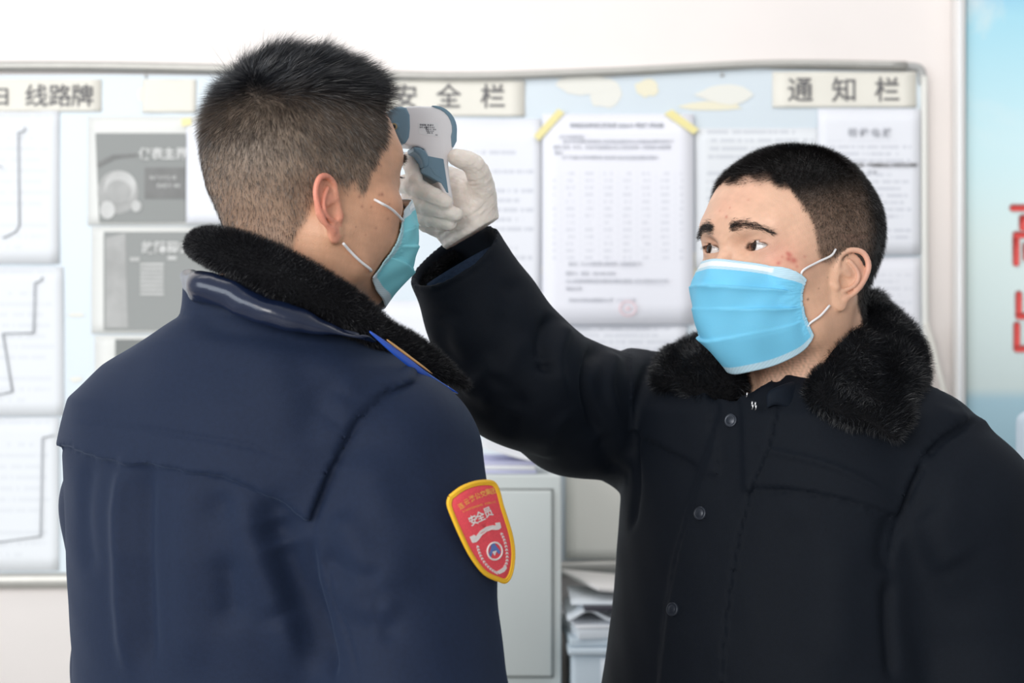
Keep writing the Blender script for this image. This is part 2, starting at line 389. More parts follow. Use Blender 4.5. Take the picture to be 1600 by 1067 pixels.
# worn patches on the backing where old paper was torn away
M_patch = mat('torn_paper', (0.83, 0.82, 0.76), 0.8); M_patchy = mat('old_tape', (0.85, 0.80, 0.62), 0.6)
def blob(cx, cy, rx, ry, m, sd, n=14, dy=0.0006):
    r = np.random.default_rng(sd); q = [(cx+rx*(0.8+0.4*r.random())*math.cos(6.283*i/n), cy+ry*(0.8+0.4*r.random())*math.sin(6.283*i/n)) for i in range(n)]
    o = flat_poly('paper_scrap', q, 0, m, bd); 
    for v in o.data.vertices: v.co.y = v.co.y-(WY-BY)-dy-sd*0.00008
    return o
for i, a in enumerate(((250, 150, 30, 22, M_patch), (945, 150, 26, 22, M_patch), (1010, 140, 18, 14, M_patchy), (1110, 168, 48, 7, M_patchy), (915, 135, 40, 16, M_patch),
    (122, 592, 10, 5, M_patch), (122, 492, 14, 4, M_patch), (742, 665, 12, 6, M_patchy), (846, 422, 8, 6, M_patchy), (1130, 150, 40, 14, M_patch), (885, 300, 6, 30, M_patch), (1085, 430, 8, 40, M_patchy),
    (940, 795, 30, 8, M_patchy), (925, 830, 16, 12, M_patchy), (760, 630, 30, 30, M_patch), (975, 832, 14, 5, M_patchy))): blob(*a, sd=i)
# heading strips
def strip(x0, y0, x1, y1, chars, label, rot=0.0, tilt=0.0):
    e = empty('heading_strip', at((x0+x1)/2, y1), label, 'sign', 'cream heading strips along the top of the board')
    o = sheet('card', x0, y0, x1, y1, 0.0165, M_cream, e, 0.0005, skew=0)
    for (s, px, py, sz) in chars: text('lettering', s, px, py, sz, WY-0.0185, M_ink, e, 0.35, rot)
    return e
strip(-60, 124, 158, 174, [('日', -14, 162, 31), ('线', 38, 163, 37), ('路', 75, 163, 37), ('牌', 110, 163, 37)], 'cream paper strip headed 线路牌 at the far end of the board top')
strip(222, 124, 306, 176, [], 'blank cream end of a paper strip beside the first man\'s crown')
strip(590, 126, 820, 182, [('安', 613, 165, 40), ('全', 681, 165, 40), ('栏', 750, 165, 40)], 'cream paper strip headed 安全栏 above the thermometer')
strip(1207, 112, 1432, 168, [('通', 1230, 155, 41), ('知', 1299, 155, 41), ('栏', 1366, 155, 41)], 'cream paper strip headed 通知栏 at the board corner')
# papers
def note(x0, y0, x1, y1, m, label, dy=0.0165, curl=0.006, skew=0, grp='papers pinned to the notice board', ph=0.0):
    e = empty('notice_sheet', P((x0+x1)/2, y1, WY-dy), label, 'notice', grp); sheet('paper', x0, y0, x1, y1, dy, m, e, curl, skew, ph=ph); return e
DX = WY-0.021
def route(e, pts, m=None, w=1.0, dy=0.0185):
    p = [P(a, b, WY-dy) for a, b in pts]; ps = []
    for a, b in zip(p[:-1], p[1:]):
        t = b-a; t /= np.linalg.norm(t); s_ = np.cross(t, [0, 1, 0])*w*WY/F/2
        V = np.array([a-s_, a+s_, b+s_, b-s_]); ps.append((V, [(0, 1, 2, 3)], None))
    V, Q, T = joined(ps); o = link('route_line', np_mesh('route_line', V, Q), e, m or M_inkl); s_ = o.modifiers.new('t', 'SOLIDIFY'); s_.thickness = 0.0003; return o
D_map = doc_mat('route_map_print', 14, 1, 1, ink=0.10, scale_w=16, base=(0.82, 0.84, 0.87))
M_routek = mat('route_ink', (0.34, 0.35, 0.37), 0.8)
e = note(-60, 173, 92, 412, D_map, 'route map with one tall line, upper sheet at the board end', curl=0.003)
route(e, [(39, 198), (37, 205), (28, 207), (30, 352), (24, 362), (4, 372)], M_routek, 2.0, 0.0215)
route(e, [(-20, 250), (4, 262)], M_inkl, 1.5, 0.0215)
e = note(-60, 417, 100, 650, D_map, 'route map with a stepped line, middle sheet at the board end', curl=0.003, skew=-2, ph=1)
route(e, [(66, 432), (64, 438), (54, 442), (52, 520), (4, 521), (19, 612), (-10, 618)], M_routek, 2.2, 0.0215)
e = note(-60, 652, 92, 892, D_map, 'route map with a long bent line, lowest sheet at the board end', curl=0.003, ph=2)
route(e, [(84, 680), (66, 684), (63, 838), (-10, 848)], M_routek, 2.0, 0.0215)
# printed photographs of a dashboard
def photo_mat(name, seed):
    m = bpy.data.materials.new(name); m.use_nodes = True; nt = m.node_tree; b = nt.nodes['Principled BSDF']; N = nt.nodes.new; Lk = nt.links.new
    uv = N('ShaderNodeUVMap'); n = N('ShaderNodeTexNoise'); n.inputs['Scale'].default_value = 2.2; n.noise_dimensions = '4D'; n.inputs['W'].default_value = seed; Lk(uv.outputs[0], n.inputs['Vector'])
    cr = N('ShaderNodeValToRGB'); cr.color_ramp.elements[0].position = 0.3; cr.color_ramp.elements[0].color = (0.16, 0.17, 0.165, 1); cr.color_ramp.elements[1].position = 0.75; cr.color_ramp.elements[1].color = (0.42, 0.43, 0.42, 1)
    Lk(n.outputs['Fac'], cr.inputs[0]); Lk(cr.outputs[0], b.inputs['Base Color']); b.inputs['Roughness'].default_value = 0.6; return m
M_g1, M_g2, M_g3, M_g4 = [mat('print_grey_%d' % i, (g, g, g*0.98), 0.6, noise=0.12, nscale=30) for i, g in enumerate((0.56, 0.42, 0.20, 0.66))]
M_cr2 = mat('photo_paper', (0.80, 0.80, 0.77), 0.6)
e = note(137, 182, 345, 352, M_cr2, 'framed grey dashboard print headed 仪表主界, upper of two by the first man\'s head', curl=0.001)
flat_poly('printed_picture', [(149, 208), (290, 208), (290, 347), (155, 348)], 0.020, photo_mat('dash_print', 1.0), e)
def disc(cx, cy, rx, ry, dy, m, e, a0=0, a1=6.283, n=28):
    q = [(cx+rx*math.cos(a0+(a1-a0)*i/n), cy+ry*math.sin(a0+(a1-a0)*i/n)) for i in range(n)]; return flat_poly('printed_shape', q, dy, m, e)
disc(184, 300, 32, 34, 0.0206, M_g2, e); disc(188, 292, 25, 25, 0.0211, M_g1, e); disc(185, 300, 20, 19, 0.0216, M_g2, e); disc(168, 328, 12, 14, 0.0218, M_g4, e); disc(213, 322, 8, 9, 0.0218, M_g1, e)
flat_poly('printed_shape', [(226, 262), (290, 262), (290, 310), (226, 310)], 0.0212, M_g3, e)
text('lettering', '仪表主界', 217, 247, 19, WY-0.0222, M_g4, e, 0.6); text('lettering', '8a7 0 F12 45', 234, 280, 8, WY-0.0222, M_g1, e, 0.2); text('lettering', '(oo) t  oo', 245, 292, 9, WY-0.0222, M_g4, e, 0.2)
flat_poly('printed_shape', [(152, 254), (176, 242), (214, 240), (214, 244), (180, 248), (153, 262)], 0.0212, M_g3, e)
note(291, 190, 420, 349, M_paper, 'plain white sheet showing behind the first man\'s head', dy=0.0225, curl=0.001)
e = note(143, 354, 362, 521, M_cr2, 'grey dashboard print headed 故障码2, lower of two by the first man\'s collar', curl=0.001)
flat_poly('printed_picture', [(162, 362), (352, 362), (352, 516), (162, 516)], 0.020, photo_mat('fault_print', 4.0), e)
text('lettering', '故障码2', 221, 394, 20, WY-0.0222, M_g4, e, 0.6)
flat_poly('printed_shape', [(165, 372), (196, 364), (200, 512), (165, 512)], 0.0206, M_g2, e)
for r_ in range(8): flat_poly('printed_shape', [(219, 411+r_*6.6), (256, 411+r_*6.6), (256, 415+r_*6.6), (219, 415+r_*6.6)], 0.0212, M_g1, e)
for q in ((203, 402, 218, 408), (262, 400, 276, 406)): flat_poly('printed_shape', [(q[0], q[1]), (q[2], q[1]), (q[2], q[3]), (q[0], q[3])], 0.0212, M_g1, e)
e = note(148, 524, 372, 690, M_cr2, 'third dashboard print mostly hidden behind the first man\'s shoulder', curl=0.001)
flat_poly('printed_picture', [(180, 530), (360, 530), (360, 684), (180, 684)], 0.020, photo_mat('third_print', 7.0), e)
flat_poly('tape', [(283, 186), (298, 184), (299, 195), (284, 197)], 0.024, M_tape, e)
note(708, 186, 846, 560, doc_mat('notice_text_a', 25, 1, 1, top=0.11, ink=0.34, scale_w=26), 'white typed notice beside the gloved hand, left of the taped table notice', dy=0.0185, curl=0.003, ph=1)
e = note(847, 178, 1084, 507, doc_mat('notice_table', 30, 1, 1, top=0.27, cols=8, ink=0.26, margin=0.07, bottom=0.30, base=(0.87, 0.87, 0.93)), 'large white notice with a table, held by two yellow tapes', dy=0.022, curl=0.008, skew=0, ph=2)
text('lettering', '市交运公司车辆信息表 2020-01 项目安排公告', 890, 198, 7.4, WY-0.0245, M_inkl, e, 0.4)
for i, (s, px, py) in enumerate((('关于安排司机', 874, 216), ('各公司车辆的信息统计安排表运营时间以及路线全部内容如下', 880, 223), ('编号 姓名  车次。安全行驶里程以及人员的安排一览表请认真查看', 864, 232), ('情况', 866, 241), ('以下为各公司车辆安排 信息表 核对无误后请签字确认', 878, 248), ('备注：以上内容请认真阅读  后勤管理 科', 888, 414), ('联系人  电话：000 000 0000', 884, 429), ('以上信息如果有变动请及时联系管理人员办理相关的手续', 884, 441), ('特此公告', 884, 453), ('交运公司安全管理办公室  二〇二〇年', 888, 471))):
    text('lettering', s, px, py, 6.4, WY-0.0275 if py > 400 else WY-0.0245, M_inkl, e, 0.05)
M_stamp = mat('red_stamp_ink', (0.88, 0.60, 0.62), 0.8)
import bmesh as _bm
me = bpy.data.meshes.new('stamp'); b_ = _bm.new()
for i in range(40):
    a0, a1 = 6.283*i/40, 6.283*(i+1)/40; r0, r1 = 11.5, 13.5; f_ = lambda r, a: Vector(P(981+r*math.cos(a), 482+r*0.9*math.sin(a), WY-0.030))
    b_.faces.new([b_.verts.new(f_(r0, a0)), b_.verts.new(f_(r1, a0)), b_.verts.new(f_(r1, a1)), b_.verts.new(f_(r0, a1))])
st = [b_.verts.new(Vector(P(981+(4.5 if i % 2 == 0 else 1.9)*math.sin(6.283*i/10), 482-(4.5 if i % 2 == 0 else 1.9)*math.cos(6.283*i/10), WY-0.030))) for i in range(10)]
b_.faces.new(st); b_.to_mesh(me); b_.free(); o = link('stamp', me, e, M_stamp); s_ = o.modifiers.new('t', 'SOLIDIFY'); s_.thickness = 0.0003
for i, q in enumerate((((834, 212), (872, 170), (882, 176), (842, 220)), ((1038, 178), (1050, 171), (1092, 202), (1084, 210)))):
    t = flat_poly('tape', q, 0.0255, M_tape, None); tag(t, ('strip of yellow tape across the upper corner of the table notice beside the gloved hand', 'strip of yellow tape across the table notice corner nearest the second man')[i], 'tape', 'yellow tapes on the table notice')
note(884, 508, 1073, 700, doc_mat('notice_text_b', 18, 1, 1, top=0.02, ink=0.25, scale_w=22), 'white typed sheet peeking out below the table notice', curl=0.002, ph=.5)
note(884, 704, 1082, 873, M_patch, 'blank cream sheet at the foot of the board above the document pile', dy=0.0190, curl=0.001, ph=.9)
note(728, 566, 880, 738, mat('pale_blue_sheet', (0.77, 0.82, 0.86), 0.7), 'pale bluish sheet just above the filing cabinet, between the two men', dy=0.0190, curl=0.001, ph=1.9)
note(1086, 200, 1290, 420, doc_mat('notice_text_c', 17, 1, 1, top=0.01, ink=0.32, scale_w=24, base=(0.80, 0.82, 0.85)), 'typed sheet behind the second man\'s forehead', curl=0.003, ph=3)
e = note(1278, 170, 1438, 398, doc_mat('notice_text_d', 21, 1, 1, top=0.22, ink=0.35, scale_w=24), 'typed white sheet with a spaced heading behind the second man\'s crown', dy=0.020, curl=0.004, ph=1.2)
text('lettering', '明 传 电 报', 1325, 212, 14, WY-0.0225, M_inkl, e, 0.5); text('lettering', '关于进一步加强安全工作的紧急通知', 1330, 260, 6.5, WY-0.0228, M_ink, e, 0.2); text('lettering', '通 知', 1356, 271, 6, WY-0.0228, M_inkl, e, 0.2)
note(1290, 402, 1438, 620, doc_mat('notice_text_e', 20, 1, 1, top=0.12, ink=0.18, scale_w=24, base=(0.86, 0.86, 0.91)), 'faint typed sheet behind the second man\'s ear and collar', curl=0.003, ph=2.2)
note(596, 470, 722, 735, M_paper, 'plain white sheet between the first man\'s mask and the raised sleeve', curl=0.003, ph=2.2)
# poster panel on the right
po = empty('sky_poster', W(1620, 1000), 'framed sky poster with large red characters beside the notice board', 'poster')
PD = WY-0.035
m = bpy.data.materials.new('poster_sky'); m.use_nodes = True; nt = m.node_tree; b = nt.nodes['Principled BSDF']; N = nt.nodes.new; Lk = nt.links.new
uv = N('ShaderNodeUVMap'); sp = N('ShaderNodeSeparateXYZ'); Lk(uv.outputs[0], sp.inputs[0])
cr = N('ShaderNodeValToRGB'); E_ = cr.color_ramp.elements; E_[0].position = 0.0; E_[0].color = (0.40, 0.62, 0.70, 1); E_[1].position = 1.0; E_[1].color = (0.03, 0.30, 0.68, 1)
for ps_, c_ in ((0.405, (0.45, 0.66, 0.75, 1)), (0.42, (0.70, 0.80, 0.78, 1)), (0.60, (0.70, 0.82, 0.80, 1)), (0.72, (0.60, 0.82, 0.86, 1)), (0.88, (0.42, 0.74, 0.86, 1))):
    q = E_.new(ps_); q.color = c_
Lk(sp.outputs[1], cr.inputs[0])
n = N('ShaderNodeTexNoise'); n.inputs['Scale'].default_value = 5.0; n.inputs['Detail'].default_value = 6; n.inputs['Distortion'].default_value = 0.4; n.inputs['Roughness'].default_value = 0.6; tco = N('ShaderNodeTexCoord'); Lk(tco.outputs['Object'], n.inputs['Vector'])
mr = N('ShaderNodeMapRange'); mr.inputs[1].default_value = 0.47; mr.inputs[2].default_value = 0.68; Lk(n.outputs['Fac'], mr.inputs[0])
m2 = N('ShaderNodeMapRange'); m2.inputs[1].default_value = 0.70; m2.inputs[2].default_value = 0.86; Lk(sp.outputs[1], m2.inputs[0])
mu = N('ShaderNodeMath'); mu.operation = 'MULTIPLY'; Lk(mr.outputs[0], mu.inputs[0]); Lk(m2.outputs[0], mu.inputs[1])
mx = N('ShaderNodeMix'); mx.data_type = 'RGBA'; Lk(mu.outputs[0], mx.inputs[0]); Lk(cr.outputs[0], mx.inputs[6]); mx.inputs[7].default_value = (0.80, 0.84, 0.82, 1)
Lk(mx.outputs[2], b.inputs['Base Color']); b.inputs['Roughness'].default_value = 0.45
lo, hi = P(1503, 1130, WY), P(2250, -120, WY)
V, Q, _ = box_vq((lo[0], PD, lo[2]), (hi[0], WY, hi[2])); U = np.stack([(V[:, 0]-lo[0])/0.6, (V[:, 2]-lo[2])/(hi[2]-lo[2])], 1)
link('printed_panel', np_mesh('printed_panel', V, Q, uv=U), po, m)
M_wf = mat('white_enamel', (0.82, 0.80, 0.78), 0.3)
a_, b_2 = P(1494, 0, PD)[0], P(1507, 0, PD)[0]
box('frame_edge', (a_, PD-0.010, lo[2]), (b_2, WY, hi[2]), M_wf, po, 0.003)
V, Q, T = tube([np.array([a_+0.004, PD-0.012, lo[2]]), np.array([a_+0.004, PD-0.012, hi[2]])], 0.0035, 8, 1); link('frame_bead', np_mesh('frame_bead', V, Q, T), po, mat('white_gloss', (0.9, 0.9, 0.9), 0.12), True)
M_red = mat('red_lettering', (0.80, 0.085, 0.075), 0.5); M_lw = mat('white_outline', (0.88, 0.88, 0.86), 0.6)
for strokes in ([[(1627, 298), (1627, 318)], [(1583, 325), (1671, 325)], [(1598, 341), (1656, 341), (1656, 356), (1598, 356), (1598, 341)], [(1588, 411), (1588, 367), (1667, 367), (1667, 411), (1656, 412)], [(1604, 384), (1650, 384), (1650, 403), (1604, 403), (1604, 384)]],
                [[(1627, 446), (1627, 545)], [(1592, 460), (1592, 494), (1662, 494), (1662, 460)], [(1589, 508), (1589, 545), (1665, 545), (1665, 508)]]):
    for nm_, rp, dd, mm_ in (('lettering_outline', 7.4, 0.0010, M_lw), ('lettering', 4.7, 0.0024, M_red)):
        ps = []; dd0 = dd
        for st_ in strokes:
            for a, b in zip(st_[:-1], st_[1:]):
                n__ = 10; V = []; A_, B_ = np.array(a, float), np.array(b, float); t = (B_-A_)/np.linalg.norm(B_-A_); dd = dd0+0.00004*len(ps); q = np.array([-t[1], t[0]])
                ring = [A_+rp*(-t*math.cos(x_)+q*math.sin(x_)) for x_ in np.linspace(-math.pi/2, math.pi/2, n__)]+[B_+rp*(t*math.cos(x_)-q*math.sin(x_)) for x_ in np.linspace(-math.pi/2, math.pi/2, n__)]
                m_ = len(ring); V = np.array([P(*r_, PD-dd) for r_ in ring]+[P(*r_, PD-dd+0.0009) for r_ in ring])
                ps.append((V, [(i, (i+1) % m_, m_+(i+1) % m_, m_+i) for i in range(m_)], [(0, i, i+1) for i in range(1, m_-1)]+[(m_, m_+i+1, m_+i) for i in range(1, m_-1)]))
        V, Q, T = joined(ps); link(nm_, np_mesh(nm_, V, Q, T), po, mm_)
cb = tube_obj('white_cable', [P(1446, 505, WY-0.03), P(1455, 530, WY-0.03), P(1466, 575, WY-0.03), P(1480, 640, WY-0.03), P(1486, 760, WY-0.03), P(1486, 900, WY-0.03)], 0.0045, mat('cable_cream', (0.80, 0.77, 0.70), 0.5), None, 8, 6)
tag(cb, 'cream cable hanging from the board corner behind the second man\'s fur collar', 'cable')
rb = empty('chair_back', P(1625, 1000, 2.6), 'pale blue rounded chair back at the picture edge below the poster', 'chair')
M_pb = mat('pale_blue_plastic', (0.62, 0.72, 0.80), 0.4)
a = P(1589, 642, 2.6); b = P(1760, 1000, 2.6); box('shell', (a[0], 2.58, b[2]), (b[0], 2.62, a[2]), M_pb, rb, 0.018, 5)
for q in (0.1, 0.9):
    x_ = a[0]*(1-q)+b[0]*q; tube_obj('leg', [np.array([x_, 2.6, b[2]+0.05]), np.array([x_, 2.6, 0.01])], 0.011, M_alu, rb, 8, 2)
    tube_obj('leg', [np.array([x_, 2.60, 0.72]), np.array([x_, 2.24, 0.70]), np.array([x_, 2.22, 0.01])], 0.011, M_alu, rb, 8, 3)
box('seat', (a[0], 2.2, 0.70), (b[0], 2.59, 0.725), M_pb, rb, 0.01, 3)
# steel filing cabinet with papers on top
CD = 2.70
cab = empty('filing_cabinet', (P(500, 0, CD)[0], CD+0.14, 0), 'pale grey-green steel filing cabinet below the notice board', 'cabinet')
x0, x1 = P(180, 0, CD)[0], P(877, 0, CD)[0]; zt = P(0, 742, CD)[2]
box('body', (x0, CD, 0.02), (x1, WY-0.03, zt), M_metal, cab, 0.004)
xd = P(862, 0, CD)[0]; zd = P(0, 766, CD)[2]; zb = P(0, 1055, CD)[2]; xm = (x0+xd)/2
box('door_gap', (x0+0.012, CD-0.0015, zb-0.004), (xd+0.003, CD+0.002, zd+0.003), M_gap, cab)
for k_, (p_, q_) in enumerate(((x0+0.014, xm-0.002), (xm+0.002, xd))):
    dr = box('door', (p_, CD-0.010, zb), (q_, CD-0.001, zd), M_metal, cab, 0.003)
    hx = q_-0.03 if k_ == 0 else p_+0.03; box('handle', (hx-0.012, CD-0.022, (zb+zd)/2-0.05), (hx+0.012, CD-0.009, (zb+zd)/2+0.05), M_alu, dr, 0.004)
for k_, (p_, q_) in enumerate(((x0+0.014, xm-0.002), (xm+0.002, xd))):
    box('door', (p_, CD-0.010, 0.06), (q_, CD-0.001, zb-0.016), M_metal, cab, 0.003)
M_lil = mat('lilac_paper', (0.64, 0.64, 0.84), 0.7); M_pg = mat('page_white', (0.86, 0.86, 0.88), 0.7)
def pile(name, px0, px1, d0, d1, z0, ths, ms, label, grp, cat='paper', rots=None, jit=0.004):
    z = z0
    for i, t in enumerate(ths):
        xa, xb = P(px0, 0, d0)[0], P(px1, 0, d0)[0]; jx, jy = (random.random()-.5)*jit*2, (random.random()-.5)*jit*2
        o = box(name, (-(xb-xa)/2, -(d1-d0)/2, 0), ((xb-xa)/2, (d1-d0)/2, t), ms[i % len(ms)], None, min(0.002, t*0.3), 2)
        o.location = ((xa+xb)/2+jx, (d0+d1)/2+jy, z); o.rotation_euler = (0, 0, (rots or [0])[i % len(rots or [0])]); z += t+0.0003
        tag(o, label[i], cat, grp)
    return z
pile('paper_folder', 690, 838, 2.72, 2.90, zt+0.0005, [0.006, 0.007, 0.006], [M_lil, M_pg, M_lil], ['lilac folder lying lowest on top of the cabinet', 'white folder between two lilac ones on the cabinet', 'lilac folder topmost on the cabinet'], 'folders on the filing cabinet', 'folder', [0.02, -0.03, 0.04])
o = sheet('loose_sheet', 0, 0, 1, 1, 0, M_pg); bpy.data.objects.remove(o)
V = []; n_ = 12
for j in range(n_+1):
    for i in range(n_+1):
        u, v = i/n_, j/n_; V.append((P(752, 0, 2.75)[0]+0.112*u, 2.71+0.17*v, zt+0.021+0.022*(1-u)**2+0.006*v+0.0015*math.sin(6*u)))
o = link('loose_sheet', np_mesh('loose_sheet', np.array(V), [(j*(n_+1)+i, j*(n_+1)+i+1, (j+1)*(n_+1)+i+1, (j+1)*(n_+1)+i) for j in range(n_) for i in range(n_)]), None, M_pg, True)
s_ = o.modifiers.new('t', 'SOLIDIFY'); s_.thickness = 0.001; s_.offset = 1; tag(o, 'curling white sheet lying over the lilac folders', 'paper')
# low table with a box and documents beside the cabinet
TD = 2.66
tb = empty('side_table', (0.33, TD+0.15, 0), 'low white side table carrying a plastic box and document piles', 'table')
tz = 0.70; xa, xb = P(888, 0, TD)[0], P(1290, 0, TD)[0]
box('table_top', (xa, TD, tz-0.025), (xb, WY-0.03, tz), M_metal, tb, 0.003)
for q in ((xa+0.02, TD+0.02), (xb-0.02, TD+0.02), (xa+0.02, WY-0.05), (xb-0.02, WY-0.05)):
    box('leg', (q[0]-0.012, q[1]-0.012, 0.0), (q[0]+0.012, q[1]+0.012, tz-0.025), M_alu, tb, 0.002)
M_box = mat('blue_white_plastic', (0.66, 0.74, 0.80), 0.35); M_lid = mat('box_white', (0.82, 0.86, 0.90), 0.4); M_dark = mat('dark_print', (0.05, 0.045, 0.06), 0.5)
bx = empty('storage_box', ((xa+xb)/2, TD+0.12, tz), 'pale blue storage box with a white front label on the side table', 'box')
zx0 = P(0, 1012, TD)[2]
box('body', (P(893, 0, TD)[0], TD, tz+0.001), (P(1120, 0, TD)[0], TD+0.28, zx0-0.012), M_box, bx, 0.008, 3)
box('lid', (P(887, 0, TD)[0], TD-0.006, zx0-0.012), (P(1124, 0, TD)[0], TD+0.286, zx0), M_box, bx, 0.005, 3)
box('label', (P(938, 0, TD)[0], TD-0.002, zx0-0.075), (P(1060, 0, TD)[0], TD+0.001, zx0-0.016), M_lid, bx)
Z = zx0+0.0008
Z = pile('document_folder', 886, 1010, TD+0.005, TD+0.24, Z, [0.012, 0.016, 0.004], [M_box, M_lid, M_pg], ['thin pale blue folder lying on the storage box', 'thick white document folder above the blue one', 'thin white document folder on the thick one'], 'documents piled on the storage box', 'folder', [0.06, 0.16, 0.14], 0.002)
# magazines with dark covers, folded open, under a white booklet
V = []; n_ = 20
for j in range(2):
    for i in range(n_+1):
        u = i/n_; V.append((P(888, 0, TD)[0]+0.13*u, TD+0.008+0.22*j, Z+0.003+0.018*math.exp(-((u-0.25)/0.18)**2)))
o = link('magazine', np_mesh('magazine', np.array(V), [(i, i+1, n_+2+i, n_+1+i) for i in range(n_)]), None, M_lid, True)
s_ = o.modifiers.new('t', 'SOLIDIFY'); s_.thickness = 0.004; s_.offset = 1; tag(o, 'white magazine with a humped fold in the document pile', 'magazine', 'magazines in the document pile')
o = box('magazine', (P(913, 0, TD)[0], TD+0.004, Z+0.0225), (P(1010, 0, TD)[0], TD+0.22, Z+0.029), M_dark, None, 0.001); tag(o, 'dark-covered magazine under the top booklet of the pile', 'magazine', 'magazines in the document pile')
o = box('magazine', (P(893, 0, TD)[0], TD+0.02, Z+0.0295), (P(985, 0, TD)[0], TD+0.21, Z+0.033), M_lid, None, 0.001); tag(o, 'thin white magazine directly on the dark-covered one', 'magazine', 'magazines in the document pile')
o = box('booklet', (-0.055, -0.11, -0.0035), (0.075, 0.11, 0.0035), mat('booklet_cover', (0.80, 0.76, 0.73), 0.6), None, 0.002); o.location = (P(962, 0, TD)[0], TD+0.15, Z+0.047); o.rotation_euler = (0, 0.12, 0.25)
tag(o, 'beige-white booklet tilted on top of the document pile', 'booklet')
# ---------------------------------------------------------------- heads (local frame: x = the person's right, y = forward, z = up, origin between the eyes' level and the ears)
def frame(org, yaw_fwd, pitch=0.0, roll=0.0):
    """rows: right, forward, up in world; yaw_fwd = forward direction in plan; pitch>0 looks up; roll>0 leans to the right"""
    f = np.array([yaw_fwd[0], yaw_fwd[1], 0.0]); f /= np.linalg.norm(f); up = np.array([0, 0, 1.0]); r = np.cross(f, up)
    f2 = f*math.cos(pitch)+up*math.sin(pitch); u2 = up*math.cos(pitch)-f*math.sin(pitch)
    r3 = r*math.cos(roll)-u2*math.sin(roll); u3 = u2*math.cos(roll)+r*math.sin(roll)
    return np.array(org, float), np.array([r3, f2, u3])
def to_world(fr, p): return fr[0]+np.asarray(p) @ fr[1]
def to_local(fr, p): return (np.asarray(p)-fr[0]) @ fr[1].T
def ear_parts(v, s, ez=0.0, ey=0.0, sc=1.0, out=0.5, sw=1.0):
    """one outer ear on side s (+1 right); the auricle plane leans outwards by angle out"""
    c = np.array([s*0.0735, -0.003+ey, -0.022+ez])            # attachment, middle height
    bk = np.array([s*math.sin(out), -math.cos(out), 0.0]); up = np.array([0, -0.17, 0.985]); n = np.cross(bk, up); n *= np.sign(n[0])*s; n /= np.linalg.norm(n)
    Q = lambda a, b, t=0.0: c+sc*(bk*a*sw+up*b+n*t)              # a: backwards from the front edge, b: up, t: outwards
    rim = catmull([Q(0.002, 0.012, 0.002), Q(0.003, 0.026, 0.003), Q(0.012, 0.033, 0.004), Q(0.024, 0.030, 0.004), Q(0.031, 0.016, 0.003), Q(0.029, 0.0, 0.002), Q(0.022, -0.014, 0.002), Q(0.013, -0.023, 0.002)], 4)
    R = np.array([bk, up, n]); e = lambda a, b, t, ra, rb, rt: ell(Q(a, b, t), np.array([ra, rb, rt])*sc, R)
    v.add(e(0.014, 0.008, -0.001, 0.017*sw, 0.025, 0.0032), 0.003)
    v.add(cap(Q(0.004, 0.0, -0.004), Q(0.010, 0.0, -0.002), 0.008, 0.006, (up, 0.5)), 0.006)
    chain(v, rim, np.linspace(0.0030, 0.0033, len(rim))*sc, 0.003, 0.001)
    v.add(e(0.009, -0.026, 0.0005, 0.0085, 0.0105, 0.0036), 0.005)       # lobe
    v.sub(e(0.012, -0.004, 0.0052, 0.0095, 0.0125, 0.0060), 0.003)       # concha
    v.sub(e(0.015, 0.021, 0.0045, 0.0075, 0.0070, 0.0035), 0.003)        # upper hollow
    ah = catmull([Q(0.010, -0.014, 0.0028), Q(0.019, -0.008, 0.0034), Q(0.0225, 0.002, 0.0036), Q(0.019, 0.012, 0.0036), Q(0.012, 0.021, 0.003)], 3)
    chain(v, ah, np.full(len(ah), 0.0024)*sc, 0.003, 0.001)
    v.add(cap(Q(0.001, -0.006, 0.002), Q(0.003, -0.010, 0.004), 0.0036*sc, 0.0030*sc), 0.004)   # tragus
    v.add(cap(Q(0.003, 0.010, 0.001), Q(0.014, 0.004, 0.0015), 0.0022*sc), 0.003)                # helix root
    return Q
EYX, EYY, EYR = 0.0325, 0.0705, 0.0122
